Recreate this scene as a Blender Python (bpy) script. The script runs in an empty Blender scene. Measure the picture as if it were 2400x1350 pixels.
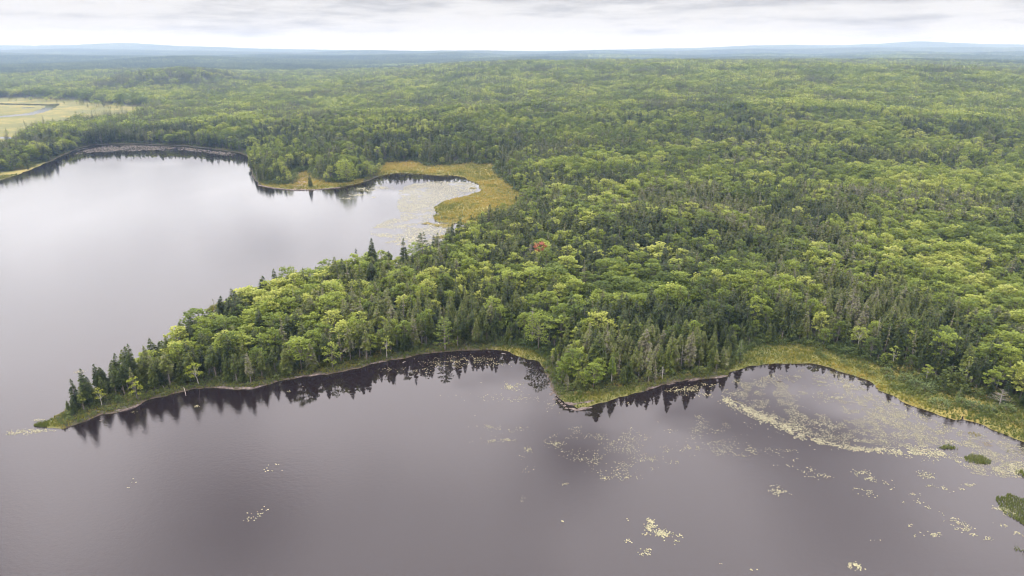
import bpy, math, random
import numpy as np
from mathutils import Vector, Matrix, Euler

R = np.random.RandomState(7)
random.seed(7)
scene = bpy.context.scene
COL = scene.collection

# ------------------------------------------------------------------ camera
CAM_H = 80.0
PITCH = math.radians(19.5)
FPX = 1592.0
cam_d = bpy.data.cameras.new('camera')
cam_d.sensor_width = 36.0
cam_d.lens = FPX / 2400.0 * 36.0
cam_d.clip_start = 0.5
cam_d.clip_end = 80000.0
cam = bpy.data.objects.new('camera', cam_d)
COL.objects.link(cam)
cam.location = (0, 0, CAM_H)
cam.rotation_euler = (math.pi / 2 - PITCH, 0, 0)
scene.camera = cam

# ------------------------------------------------------------------ world (overcast sky)
SUN_EL, SUN_AZ = math.radians(52), math.radians(-125)      # azimuth measured clockwise from +Y
world = bpy.data.worlds.new('World')
scene.world = world
world.use_nodes = True
wt = world.node_tree
wt.nodes.clear()


class NT:
    """small helper for node trees"""
    def __init__(s, tree):
        s.t = tree

    def n(s, typ, **kw):
        nd = s.t.nodes.new(typ)
        for k, v in kw.items():
            if k.startswith('_'):
                setattr(nd, k[1:], v)
            else:
                key = int(k[1:]) if k[0] == 'i' and k[1:].isdigit() else k.replace('__', ' ')
                if isinstance(v, bpy.types.NodeSocket):
                    s.t.links.new(v, nd.inputs[key])
                else:
                    nd.inputs[key].default_value = v
        return nd

    def m(s, op, a, b=0.0, c=0.0, clamp=False):
        return s.n('ShaderNodeMath', _operation=op, _use_clamp=clamp, i0=a, i1=b, i2=c).outputs[0]

    def vm(s, op, a, b=(0, 0, 0)):
        nd = s.n('ShaderNodeVectorMath', _operation=op, i0=a, i1=b)
        return nd.outputs['Value'] if op in ('LENGTH', 'DISTANCE', 'DOT_PRODUCT') else nd.outputs[0]

    def mr(s, v, a, b, c=0.0, d=1.0, it='SMOOTHSTEP'):
        return s.n('ShaderNodeMapRange', _interpolation_type=it, Value=v, From__Min=a, From__Max=b,
                   To__Min=c, To__Max=d).outputs[0]

    def noise(s, vec, scale, detail=4.0, rough=0.5, col=False):
        nd = s.n('ShaderNodeTexNoise', Vector=vec, Scale=scale, Detail=detail, Roughness=rough)
        return nd.outputs['Color' if col else 0]

    def mix(s, f, a, b, blend='MIX'):
        nd = s.t.nodes.new('ShaderNodeMix')
        nd.data_type = 'RGBA'
        nd.blend_type = blend
        for idx, v in ((0, f), (6, a), (7, b)):
            if isinstance(v, bpy.types.NodeSocket):
                s.t.links.new(v, nd.inputs[idx])
            else:
                nd.inputs[idx].default_value = v if idx == 0 or len(v) == 4 else (*v, 1)
        return nd.outputs[2]


W = NT(wt)
SKY_GAIN = 0.86
tc = W.n('ShaderNodeTexCoord').outputs['Generated']
sep = W.n('ShaderNodeSeparateXYZ', Vector=tc)
dx, dy, dz = sep.outputs
# low clouds, seen edge on over the horizon
lowv = W.n('ShaderNodeCombineXYZ', X=W.m('MULTIPLY', dx, 6.5), Y=W.m('MULTIPLY', dy, 6.5),
           Z=W.m('MULTIPLY', dz, 52.0)).outputs[0]
n1 = W.noise(lowv, 1.25, 8.0, 0.62)
n1b = W.noise(lowv, 0.42, 2.0, 0.5)
grey = W.m('ADD', W.m('MULTIPLY', n1, 0.62), W.m('MULTIPLY', n1b, 0.45))
# clouds thicken upward and to the right, the horizon stays pale
bias = W.m('ADD', W.mr(dz, 0.006, 0.065, -0.16, 0.03, 'LINEAR'), W.mr(dx, -0.6, 0.5, -0.045, 0.035, 'LINEAR'))
lowf = W.mr(W.m('ADD', grey, bias), 0.42, 0.66)
lowc = W.mix(lowf, (0.61, 0.595, 0.59), (0.345, 0.33, 0.332))
# the deck overhead, mapped on a plane
zc = W.m('MAXIMUM', dz, 0.06)
plv = W.n('ShaderNodeCombineXYZ', X=W.m('DIVIDE', dx, zc), Y=W.m('DIVIDE', dy, zc)).outputs[0]
n2 = W.noise(plv, 1.9, 3.0, 0.5)
n3 = W.noise(plv, 0.33, 1.0, 0.5)
hi = W.m('ADD', W.m('MULTIPLY', n2, 0.7), W.m('MULTIPLY', n3, 0.5))
hif = W.mr(hi, 0.51, 0.69)


def blob(px, py, r, amt):
    """a soft patch of the deck, placed where its mirror image lies on the lake"""
    g = ground(px, py)
    d = W.vm('DISTANCE', plv, (g[0] / CAM_H, g[1] / CAM_H, 0.0))
    return W.mr(d, 0.0, r, amt, 0.0)


def ray(px, py):
    u, v = (px - 1200.0) / FPX, (675.0 - py) / FPX
    return np.array([u, math.cos(PITCH) + v * math.sin(PITCH), -math.sin(PITCH) + v * math.cos(PITCH)])


def ground(px, py, z=0.0):
    d = ray(px, py)
    t = (CAM_H - z) / -d[2]
    return d[0] * t, d[1] * t


BLOBS = [(1660, 1180, 0.45, -1.0), (1480, 1030, 0.5, 0.25), (1950, 1110, 0.5, 0.4), (960, 930, 0.6, -0.7), (300, 1050, 0.9, -0.35),
         (1250, 1090, 0.45, 0.15), (500, 1350, 0.9, 0.35), (2380, 1230, 0.5, -0.4), (150, 720, 1.6, -0.5),
         (350, 480, 2.6, -0.25), (1950, 950, 0.9, -0.3)]
acc = hif
for b in BLOBS:
    acc = W.m('ADD', acc, blob(*b))
hif = W.m('MINIMUM', W.m('MAXIMUM', acc, 0.0), 1.0)
warm = W.mr(dz, 0.15, 0.5, 0.0, 1.0)
hic = W.mix(hif, W.mix(warm, (1.04, 1.05, 1.11), (1.20, 1.11, 1.15)), W.mix(warm, (0.55, 0.54, 0.58), (0.50, 0.455, 0.48)))
skyc = W.mix(W.mr(dz, 0.07, 0.2), lowc, hic)
gain = W.m('MULTIPLY', W.m('ADD', W.mr(dz, 0.06, 0.20, 1.0, 1.9, 'LINEAR'), W.mr(dz, 0.3, 0.95, 0.0, 0.9, 'LINEAR')), SKY_GAIN)
below = W.mr(dz, -0.05, -0.3, 1.0, 0.25)
cloud_bg = W.n('ShaderNodeBackground', Color=skyc, Strength=W.m('MULTIPLY', gain, below))
nish = W.n('ShaderNodeTexSky', _sky_type='NISHITA')
nish.sun_disc = False
nish.sun_elevation = SUN_EL
nish.sun_rotation = SUN_AZ
nish_bg = W.n('ShaderNodeBackground', Color=nish.outputs[0], Strength=0.1)
ms = W.n('ShaderNodeMixShader', i0=0.94)
wt.links.new(nish_bg.outputs[0], ms.inputs[1])
wt.links.new(cloud_bg.outputs[0], ms.inputs[2])
wo = wt.nodes.new('ShaderNodeOutputWorld')
wt.links.new(ms.outputs[0], wo.inputs['Surface'])
try:
    world.cycles.sampling_method = 'MANUAL'
    world.cycles.sample_map_resolution = 512
except Exception:
    pass

sun_d = bpy.data.lights.new('sun', 'SUN')
sun_d.energy = 1.5
sun_d.angle = math.radians(14)
sun_d.color = (1.0, 0.95, 0.87)
sun = bpy.data.objects.new('sun', sun_d)
COL.objects.link(sun)
to_sun = Vector((math.sin(SUN_AZ) * math.cos(SUN_EL), math.cos(SUN_AZ) * math.cos(SUN_EL), math.sin(SUN_EL)))
sun.rotation_euler = (-to_sun).to_track_quat('-Z', 'Y').to_euler()

scene.view_settings.view_transform = 'Standard'
scene.view_settings.look = 'None'
scene.view_settings.gamma = 1.0
scene.view_settings.use_curve_mapping = False
scene.view_settings.exposure = 0.74
cy = scene.cycles
cy.max_bounces = 5
cy.diffuse_bounces = 4
cy.glossy_bounces = 2
cy.transmission_bounces = 3
cy.volume_bounces = 0
cy.transparent_max_bounces = 4
cy.filter_width = 1.15
cy.use_adaptive_sampling = True
cy.adaptive_threshold = 0.02
cy.use_denoising = True
cy.denoising_prefilter = 'ACCURATE'
cy.denoising_input_passes = 'RGB_ALBEDO_NORMAL'
cy.caustics_reflective = False
cy.caustics_refractive = False
cy.sample_clamp_indirect = 4.0
cy.volume_max_steps = 64


# ------------------------------------------------------------------ numpy noise
_perm = np.random.RandomState(3).permutation(4096)
_val = np.random.RandomState(4).rand(4096)


def vnoise(x, y, s, seed=0):
    x = np.asarray(x, float) / s + 137.3 * seed
    y = np.asarray(y, float) / s + 71.7 * seed
    xi, yi = np.floor(x).astype(int), np.floor(y).astype(int)
    fx, fy = x - xi, y - yi
    fx, fy = fx * fx * (3 - 2 * fx), fy * fy * (3 - 2 * fy)

    def h(a, b):
        return _val[(_perm[a & 4095] + b * 57) & 4095]
    return (h(xi, yi) * (1 - fx) + h(xi + 1, yi) * fx) * (1 - fy) + (h(xi, yi + 1) * (1 - fx) + h(xi + 1, yi + 1) * fx) * fy


def fbm(x, y, s, seed=0, oct=4):
    v, a, t = 0, 1.0, 0
    for k in range(oct):
        v = v + a * vnoise(x, y, s / 2 ** k, seed + k)
        t += a
        a *= 0.5
    return v / t * 2 - 1


def sstep(a, b, x):
    t = np.clip((np.asarray(x, float) - a) / (b - a), 0, 1)
    return t * t * (3 - 2 * t)


# ------------------------------------------------------------------ outlines (photo trace -> metres on the lake level)
def G(pts):
    return [ground(*p) for p in pts]


near_shore = [(118, 1000), (150, 1001), (190, 992), (215, 977), (235, 966), (270, 964), (300, 958), (335, 943), (370, 930), (420, 918),
              (460, 911), (500, 908), (550, 912), (590, 912), (620, 904), (660, 892), (700, 885), (740, 880), (775, 876),
              (800, 870), (850, 857), (900, 849), (950, 839), (1000, 829), (1050, 824), (1100, 822), (1150, 821), (1190, 826),
              (1230, 836), (1262, 848), (1281, 868), (1285, 895), (1297, 922), (1315, 942), (1335, 954), (1350, 962),
              (1380, 957), (1402, 943), (1440, 932), (1480, 923), (1520, 914), (1560, 904), (1600, 896), (1650, 889),
              (1700, 881), (1720, 869), (1760, 856), (1790, 851), (1850, 851), (1900, 852), (1930, 857), (1950, 865),
              (1990, 878), (2040, 896), (2056, 915), (2080, 926), (2110, 939), (2150, 956), (2200, 976), (2240, 987),
              (2253, 984), (2255, 970), (2261, 985), (2300, 997), (2340, 1012), (2400, 1036), (2600, 1120), (3100, 1350)]
back_shore = [(100, 994), (128, 981), (150, 966), (166, 955), (180, 948), (220, 915), (262, 896), (330, 872), (420, 826), (475, 795), (520, 768), (575, 744),
              (650, 710), (740, 680), (850, 657), (950, 640), (1020, 612), (1060, 580), (1085, 560), (1100, 545), (1095, 530),
              (1075, 524), (1050, 522), (1022, 520), (1014, 514), (1018, 507), (1030, 503), (1024, 496), (1018, 487), (1040, 475),
              (1055, 468), (1090, 461), (1120, 453), (1127, 445), (1121, 432), (1105, 425), (1088, 415), (1060, 411),
              (1020, 411), (980, 408), (950, 406), (930, 405), (905, 410), (880, 416), (860, 425), (830, 433), (790, 439),
              (750, 443), (720, 446), (680, 445), (640, 440), (606, 434), (594, 420), (588, 400), (585, 380), (578, 364),
              (560, 358), (520, 352), (470, 346), (430, 342), (380, 340), (330, 338), (270, 338), (220, 340), (190, 346),
              (160, 358), (130, 373), (100, 386), (60, 403), (20, 416), (0, 422), (-80, 448), (-300, 520), (-700, 640)]
LAND = G(near_shore) + [(900, 60), (30000, 60), (30000, 30000), (-30000, 30000), (-30000, 130), (-700, 130)] + G(back_shore[::-1])
LAND = np.array(LAND)
RIVER = [G([(-60, 244), (0, 242.5), (60, 243), (110, 244.5), (136, 243), (135, 247), (129, 252), (113, 259), (99, 264), (86, 267), (74, 269.5),
            (40, 272), (0, 275), (-60, 279), (-60, 276), (0, 272), (40, 268), (66, 265.5), (82, 261), (96, 256), (108, 250.5), (106, 247.5), (60, 246.5), (0, 245)]),
         G([(52, 252), (78, 251.5), (76, 253.5), (54, 254)]),
         G([(-60, 321), (0, 320.5), (22, 320.5), (31, 326), (27, 334), (20, 333), (22, 326), (0, 324), (-60, 325)])]
RIVER = [np.array(r) for r in RIVER]


def inside(poly, x, y):
    res = np.zeros(x.shape, bool)
    n = len(poly)
    for i in range(n):
        x1, y1 = poly[i]
        x2, y2 = poly[(i + 1) % n]
        if y1 == y2:
            continue
        c = ((y1 > y) != (y2 > y)) & (x < (x2 - x1) * (y - y1) / (y2 - y1) + x1)
        res ^= c
    return res


def sdf(poly, x, y):
    d2 = np.full(x.shape, 1e18)
    n = len(poly)
    for i in range(n):
        ax, ay = poly[i]
        bx, by = poly[(i + 1) % n]
        ex, ey = bx - ax, by - ay
        L = ex * ex + ey * ey
        if L < 1e-9:
            continue
        t = np.clip(((x - ax) * ex + (y - ay) * ey) / L, 0, 1)
        d2 = np.minimum(d2, (x - ax - t * ex) ** 2 + (y - ay - t * ey) ** 2)
    return np.sqrt(d2) * np.where(inside(poly, x, y), 1, -1)


def land_d(x, y):
    """distance to the waterline, positive on land"""
    x = np.asarray(x, float)
    y = np.asarray(y, float)
    out = np.full(x.shape, 800.0)
    near = (y < 1500)
    xs, ys = x[near], y[near]
    d = sdf(LAND, xs, ys)
    d = d + fbm(xs, ys, 9.0, 11, 3) * np.clip(1.1 + ys / 500, 0, 2.5) * 0.8
    d = d + fbm(xs, ys, 2.6, 15, 2) * .75 * (ys < 350)
    for r in RIVER:
        rr = -sdf(r, xs, ys)
        d = np.minimum(d, rr)
    out[near] = d
    return out


BOG = [G([(885, 418), (880, 400), (900, 388), (960, 384), (1020, 394), (1100, 389), (1152, 391), (1170, 412), (1198, 440),
          (1222, 460), (1226, 485), (1196, 522), (1150, 542), (1112, 560), (1090, 570), (1060, 560), (1000, 540), (985, 480), (1060, 440), (1040, 425)]),
       G([(1700, 885), (1712, 865), (1740, 828), (1790, 809), (1880, 813), (1950, 826), (2030, 850), (2090, 872), (2160, 905),
          (2250, 925), (2320, 945), (2400, 965), (2600, 1040), (3000, 1180), (3000, 1400), (2000, 1100), (1900, 880)]),
       G([(-300, 238), (0, 234), (60, 233), (180, 238), (300, 249), (350, 257), (350, 274), (300, 290), (250, 294), (175, 300), (120, 308), (70, 322),
          (45, 335), (28, 352), (-300, 352)]),
       G([(1120, 822), (1190, 815), (1240, 822), (1280, 842), (1275, 860), (1200, 840), (1140, 830)]),
       G([(1270, 950), (1330, 925), (1400, 928), (1440, 922), (1500, 905), (1500, 940), (1350, 990)]),
       G([(60, 1020), (60, 980), (128, 978), (150, 1020)]),
       G([(-300, 440), (0, 408), (60, 396), (108, 380), (112, 390), (30, 430), (-300, 560)]),
       G([(600, 450), (610, 432), (690, 436), (690, 410), (722, 404), (735, 425), (800, 432), (850, 422), (850, 450)])]
BOG = [np.array(b) for b in BOG]
SAND = np.array(G([(688, 446), (686, 415), (700, 408), (722, 406), (726, 420), (714, 430), (716, 448)]))


def bog_m(x, y):
    x = np.asarray(x, float)
    y = np.asarray(y, float)
    m = np.full(x.shape, -99.0)
    near = (y < 1500)
    xs, ys = x[near], y[near]
    mm = np.full(xs.shape, -99.0)
    for b in BOG:
        mm = np.maximum(mm, sdf(b, xs, ys))
    m[near] = mm + fbm(xs, ys, 7.0, 31, 3) * np.clip(ys / 100.0, 1.0, 4.0) + fbm(xs, ys, 70.0, 33, 3) * 14 * sstep(550, 750, ys)
    return m                                     # > 0 inside open marsh


def azx(px, dist):
    return (px - 1200.0) / FPX * (dist * math.cos(PITCH) + (CAM_H - 30) * math.sin(PITCH))


HILLS = [  # px, distance, height, sigma x, sigma y
    (420, 1480, 24, 80, 130), (300, 1900, 10, 160, 200), (400, 3150, 25, 190, 330), (620, 3300, 10, 300, 300),
    (1900, 1650, 27, 420, 480), (1430, 1500, 21, 260, 420), (2300, 2300, 27, 600, 420), (1130, 1750, 14, 150, 300),
    (1900, 700, 7, 180, 160), (900, 620, 7, 120, 90), (1250, 330, 3, 80, 60), (930, 3100, 9, 250, 200), (2000, 1000, 10, 350, 250),
    (1120, 2500, 12, 160, 160), (2250, 1150, 9, 200, 180),
    (90, 3700, 20, 420, 190), (820, 3900, 18, 330, 170), (1290, 3400, 21, 300, 170), (1750, 3300, 20, 330, 190), (2150, 3500, 32, 420, 200), (560, 2600, 9, 200, 120), (150, 2500, 8, 260, 140), (1000, 2100, 8, 160, 110)]
RIDGES = [  # distance, sigma, [(px, height)...]
    (4600, 500, [(-600, 14), (0, 28), (250, 16), (420, 12), (620, 22), (800, 10), (1050, 32), (1200, 12), (1330, 28), (1500, 20), (1640, 12), (1800, 30), (1900, 24), (2050, 40), (2250, 30), (2400, 40), (3000, 35)]),
    (6500, 650, [(-600, 55), (0, 40), (160, 54), (300, 46), (520, 28), (700, 14), (860, 38), (960, 30), (1150, 38), (1250, 22), (1400, 42), (1600, 30), (1750, 52), (1850, 44), (2000, 66), (2200, 58), (2400, 72), (3000, 80)]),
    (8800, 900, [(-600, 78), (0, 90), (280, 98), (500, 72), (700, 40), (900, 22), (1150, 18), (1500, 40), (1700, 72), (1900, 104), (2150, 114), (2400, 106), (3000, 100)]),
    (12200, 900, [(-600, 90), (200, 88), (400, 70), (700, 22), (950, 4), (1400, 6), (1650, 60), (2000, 100), (3000, 90)])]


def height(x, y, d=None):
    x = np.asarray(x, float)
    y = np.asarray(y, float)
    if d is None:
        d = land_d(x, y)
    bm = bog_m(x, y)
    up = 1 - sstep(-6, 4, bm)
    z = np.clip(d * 0.35, 0, 0.3) + up * (1 - np.exp(-np.clip(d, 0, 400) / 22.0)) * 2.2
    hh = np.zeros_like(x)
    for px, D, h, sx, sy in HILLS:
        hh += h * np.exp(-((x - azx(px, D)) / sx) ** 2 / 2 - ((y - D) / sy) ** 2 / 2)
    px = 1200 + FPX * x / (np.maximum(y, 10) * math.cos(PITCH) + 50 * math.sin(PITCH))
    rz = np.zeros_like(x)
    for D, s, prof in RIDGES:
        p = np.interp(px, [q[0] for q in prof], [q[1] for q in prof])
        p = p * (0.95 + 0.30 * fbm(x, y, D * 0.12, 50 + int(D) % 7, 3))
        yy = y + fbm(x, y, 900, int(D) % 13, 2) * s * 0.4
        rz = np.maximum(rz, p * np.exp(-((yy - D) / s) ** 2 / 2))
    und = (fbm(x, y, 420, 21, 4) * 0.5 + 0.25) * 8 * sstep(500, 1600, y) + sstep(2000, 4500, y) * 8 * fbm(x, y, 1200, 23, 3)
    inland = sstep(0, 120, d)
    far_fade = 1 - 0.5 * sstep(9000, 13000, y)
    z = z + inland * (hh + rz + np.maximum(und, -1) * far_fade)
    z = np.where(d < 0, np.maximum(d * 0.45, -3.0), z)
    return z


# ------------------------------------------------------------------ object helpers
def tag(o, label=None, cat=None, group=None, kind=None):
    if label: o['label'] = label
    if cat: o['category'] = cat
    if group: o['group'] = group
    if kind: o['kind'] = kind
    return o


def new_mesh(name, verts, faces, mats=(), midx=None, leafv=None, smooth=False):
    me = bpy.data.meshes.new(name)
    me.from_pydata(verts if isinstance(verts, list) else verts.tolist(), [], faces if isinstance(faces, list) else faces.tolist())
    for m in mats:
        me.materials.append(m)
    if midx is not None:
        me.polygons.foreach_set('material_index', np.asarray(midx, np.int32))
    if leafv is not None:
        a = me.attributes.new('leafv', 'FLOAT', 'FACE')
        a.data.foreach_set('value', np.asarray(leafv, np.float32))
    if smooth:
        me.polygons.foreach_set('use_smooth', np.ones(len(me.polygons), bool))
    me.update()
    return me


def add(name, me, parent=None, loc=(0, 0, 0), rot=(0, 0, 0), scale=(1, 1, 1)):
    o = bpy.data.objects.new(name, me)
    COL.objects.link(o)
    o.parent = parent
    o.location = loc
    o.rotation_euler = rot
    o.scale = scale
    return o


class MB:
    """mesh accumulator: verts, faces, a random value per face and a material slot per face"""
    def __init__(s):
        s.v, s.f, s.a, s.m = [], [], [], []

    def face(s, pts, val=0.5, mi=0):
        b = len(s.v)
        s.v.extend([tuple(p) for p in pts])
        s.f.append(tuple(range(b, b + len(pts))))
        s.a.append(val)
        s.m.append(mi)

    def tube(s, pts, rad, n=6, val=0.5, mi=0, cap=True):
        base = len(s.v)
        pts = [Vector(p) for p in pts]
        for i, p in enumerate(pts):
            t = (pts[min(i + 1, len(pts) - 1)] - pts[max(i - 1, 0)]).normalized()
            a = t.orthogonal().normalized()
            b = t.cross(a)
            for k in range(n):
                an = 2 * math.pi * k / n
                s.v.append(tuple(p + (a * math.cos(an) + b * math.sin(an)) * rad[i]))
        for i in range(len(pts) - 1):
            for k in range(n):
                s.f.append((base + i * n + k, base + i * n + (k + 1) % n, base + (i + 1) * n + (k + 1) % n, base + (i + 1) * n + k))
                s.a.append(val)
                s.m.append(mi)
        if cap:
            s.f.append(tuple(base + (len(pts) - 1) * n + k for k in range(n)))
            s.a.append(val)
            s.m.append(mi)

    def join(s, o, mi=None, M=None, val=None):
        b = len(s.v)
        s.v.extend([tuple(M @ Vector(p)) for p in o.v] if M is not None else o.v)
        s.f.extend([tuple(i + b for i in f) for f in o.f])
        s.a.extend(o.a if val is None else [min(1, max(0, q * 0.4 + val * 0.6)) for q in o.a])
        s.m.extend(o.m if mi is None else [mi] * len(o.f))

    def mesh(s, name, mats, smooth=False):
        return new_mesh(name, s.v, s.f, mats, s.m, s.a, smooth)


def build(name, mb, mats, parent=None, **kw):
    return add(name, mb.mesh(name, mats), parent, **kw)


# ------------------------------------------------------------------ materials
def mat(name):
    m = bpy.data.materials.new(name)
    m.use_nodes = True
    m.node_tree.nodes.clear()
    return m, NT(m.node_tree)


def finish(N, sh, disp=None):
    o = N.t.nodes.new('ShaderNodeOutputMaterial')
    N.t.links.new(sh, o.inputs['Surface'])


def ramp(N, fac, stops):
    nd = N.n('ShaderNodeValToRGB', Fac=fac)
    e = nd.color_ramp.elements
    while len(e) < len(stops):
        e.new(0.5)
    for i, (p, c) in enumerate(stops):
        e[i].position = p
        e[i].color = (*c, 1)
    return nd.outputs[0]


def foliage(name, stops, transl=0.25, jitter=0.35, rough=0.6):
    m, N = mat(name)
    tint = N.n('ShaderNodeAttribute', _attribute_type='INSTANCER', _attribute_name='tint').outputs['Fac']
    lv = N.n('ShaderNodeAttribute', _attribute_name='leafv').outputs['Fac']
    f = N.m('ADD', tint, N.m('MULTIPLY', N.m('SUBTRACT', lv, 0.5), jitter), clamp=True)
    c = ramp(N, f, stops)
    b = N.n('ShaderNodeBsdfPrincipled', Base__Color=c, Roughness=rough)
    b.inputs['Specular IOR Level'].default_value = 0.25
    t = N.n('ShaderNodeBsdfTranslucent', Color=N.mix(0.5, c, (0.30, 0.36, 0.05)))
    s = N.n('ShaderNodeMixShader', i0=transl)
    N.t.links.new(b.outputs[0], s.inputs[1])
    N.t.links.new(t.outputs[0], s.inputs[2])
    finish(N, s.outputs[0])
    return m


M_CON = foliage('conifer_needles', [(0.0, (0.028, 0.044, 0.012)), (0.35, (0.076, 0.102, 0.019)), (0.75, (0.150, 0.175, 0.034)), (1.0, (0.20, 0.19, 0.13))], 0.16, 0.55)
M_LEAF = foliage('broad_leaves', [(0.0, (0.058, 0.092, 0.016)), (0.35, (0.145, 0.200, 0.028)), (0.7, (0.255, 0.315, 0.048)), (1.0, (0.370, 0.400, 0.090))], 0.34, 0.45)
M_YEL = foliage('yellowing_leaves', [(0.0, (0.20, 0.26, 0.03)), (0.5, (0.30, 0.33, 0.035)), (1.0, (0.42, 0.40, 0.06))], 0.3, 0.6)
M_RED = foliage('red_leaves', [(0.0, (0.32, 0.07, 0.045)), (1.0, (0.50, 0.17, 0.12))], 0.2, 1.0)
M_SHRUB = foliage('shrub_leaves', [(0.0, (0.045, 0.075, 0.018)), (0.5, (0.095, 0.125, 0.028)), (0.8, (0.16, 0.17, 0.035)), (1.0, (0.20, 0.14, 0.05))], 0.2, 0.5)
M_BLUE = foliage('bluish_leaves', [(0.0, (0.055, 0.090, 0.028)), (1.0, (0.14, 0.18, 0.06))], 0.2, 0.7)
M_SEDGE = foliage('sedge_blades', [(0.0, (0.075, 0.11, 0.022)), (0.4, (0.165, 0.175, 0.032)), (0.75, (0.46, 0.36, 0.085)), (1.0, (0.44, 0.29, 0.09))], 0.25, 0.5)


def simple(name, c1, c2, scale=3.0, rough=0.85, bump=0.3, stretch=(1, 1, 1)):
    m, N = mat(name)
    co = N.n('ShaderNodeTexCoord').outputs['Object']
    v = N.vm('MULTIPLY', co, stretch)
    nz = N.noise(v, scale, 5.0, 0.6)
    c = N.mix(N.mr(nz, 0.35, 0.68), c1, c2)
    bp = N.n('ShaderNodeBump', Strength=bump, Distance=0.1, Height=nz)
    b = N.n('ShaderNodeBsdfPrincipled', Base__Color=c, Roughness=rough, Normal=bp.outputs[0])
    finish(N, b.outputs[0])
    return m


M_BARK = simple('bark', (0.10, 0.085, 0.07), (0.20, 0.18, 0.155), 4.0, stretch=(4, 4, 1))
M_BIRCH = simple('pale_bark', (0.48, 0.46, 0.42), (0.25, 0.23, 0.2), 3.0, stretch=(1, 1, 4))
M_DEAD = simple('dead_wood', (0.30, 0.28, 0.25), (0.18, 0.165, 0.145), 5.0, stretch=(3, 3, 1))
M_ROCK = simple('granite', (0.075, 0.058, 0.05), (0.19, 0.155, 0.135), 1.4, bump=0.6)
M_DROCK = simple('wet_rock', (0.035, 0.03, 0.028), (0.09, 0.078, 0.07), 2.0, rough=0.5, bump=0.6)
M_WHITE = simple('pale_render', (0.75, 0.75, 0.74), (0.62, 0.63, 0.64), 0.1, bump=0.0)
M_GREYB = simple('grey_roofing', (0.35, 0.36, 0.38), (0.25, 0.26, 0.28), 0.1, bump=0.0)
M_STEEL = simple('mast_steel', (0.35, 0.33, 0.33), (0.28, 0.27, 0.27), 0.1, bump=0.0)

# lily pads
M_PAD, N = mat('lily_pad')
lv = N.n('ShaderNodeAttribute', _attribute_name='leafv').outputs['Fac']
c = ramp(N, lv, [(0.0, (0.07, 0.075, 0.04)), (0.3, (0.17, 0.17, 0.085)), (0.75, (0.34, 0.325, 0.18)), (0.97, (0.20, 0.15, 0.08))])
finish(N, N.n('ShaderNodeBsdfPrincipled', Base__Color=c, Roughness=0.38).outputs[0])

# water
M_WATER, N = mat('lake_water')
geo = N.n('ShaderNodeNewGeometry')
pos = geo.outputs['Position']
sx = N.n('ShaderNodeSeparateXYZ', Vector=pos)
# wind: the bay behind the trees and the cove along the front shore lie calm, the open lake is ruffled
cal = None
for (px, py, r0, r1) in [(1130, 860, 14, 46), (1480, 940, 14, 44), (850, 900, 6, 30), (1850, 880, 14, 50), (420, 350, 60, 150), (1000, 415, 40, 90)]:
    g = ground(px, py)
    d = N.vm('DISTANCE', pos, (g[0], g[1], 0))
    q = N.mr(d, r0, r1, 1.0, 0.0)
    cal = q if cal is None else N.m('MAXIMUM', cal, q)
gust = N.noise(N.vm('MULTIPLY', pos, (1, 0.45, 1)), 0.018, 3.0, 0.55)
wind = N.m('MULTIPLY', N.m('SUBTRACT', 1.0, N.m('MULTIPLY', cal, 0.93)), N.mr(gust, 0.3, 0.7, 0.65, 1.15))
rip = N.noise(N.vm('MULTIPLY', pos, (1.0, 1.5, 1)), 2.6, 3.0, 0.65)
rip2 = N.noise(N.vm('MULTIPLY', pos, (1.0, 1.6, 1)), 0.9, 2.0, 0.5)
hgt = N.m('ADD', rip, N.m('MULTIPLY', rip2, 1.5))
bp = N.n('ShaderNodeBump', Strength=N.m('MULTIPLY', wind, 0.095), Distance=0.12, Height=hgt)
col = N.mix(N.noise(pos, 0.03, 2.0), (0.009, 0.006, 0.007), (0.013, 0.009, 0.010))
pb = N.n('ShaderNodeBsdfPrincipled', Base__Color=col, Roughness=N.m('ADD', N.m('MULTIPLY', wind, 0.055), 0.01), IOR=1.52, Normal=bp.outputs[0])
finish(N, pb.outputs[0])

# ground
M_GROUND, N = mat('ground')
bogA = N.n('ShaderNodeAttribute', _attribute_name='bog').outputs['Fac']
sandA = N.n('ShaderNodeAttribute', _attribute_name='sand').outputs['Fac']
rimA = N.n('ShaderNodeAttribute', _attribute_name='rim').outputs['Fac']
farA = N.n('ShaderNodeAttribute', _attribute_name='far').outputs['Fac']
pos = N.n('ShaderNodeNewGeometry').outputs['Position']
nA = N.noise(pos, 0.9, 5.0, 0.6)
nB = N.noise(pos, 0.07, 4.0, 0.55)
nC = N.noise(pos, 0.012, 5.0, 0.6)
duff = N.mix(nA, (0.028, 0.026, 0.014), (0.060, 0.062, 0.024))
canopy = N.mix(N.mr(N.noise(pos, 0.05, 6.0, 0.7), 0.35, 0.65), (0.03, 0.055, 0.02), (0.09, 0.14, 0.035))
sed = N.mix(N.mr(nB, 0.3, 0.7), (0.13, 0.155, 0.028), (0.34, 0.27, 0.07))
sed = N.mix(N.mr(nC, 0.40, 0.60), sed, (0.13, 0.14, 0.035))
sed = N.mix(N.m('MULTIPLY', nA, 0.7), sed, (0.07, 0.075, 0.02))
rimc = N.mix(nA, (0.05, 0.036, 0.026), (0.11, 0.085, 0.06))
c = N.mix(farA, duff, canopy)
c = N.mix(bogA, c, sed)
c = N.mix(rimA, c, rimc)
c = N.mix(sandA, c, N.mix(nA, (0.20, 0.15, 0.11), (0.28, 0.22, 0.17)))
bp = N.n('ShaderNodeBump', Strength=0.8, Distance=0.4, Height=nA)
finish(N, N.n('ShaderNodeBsdfPrincipled', Base__Color=c, Roughness=0.95, Normal=bp.outputs[0]).outputs[0])

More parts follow.
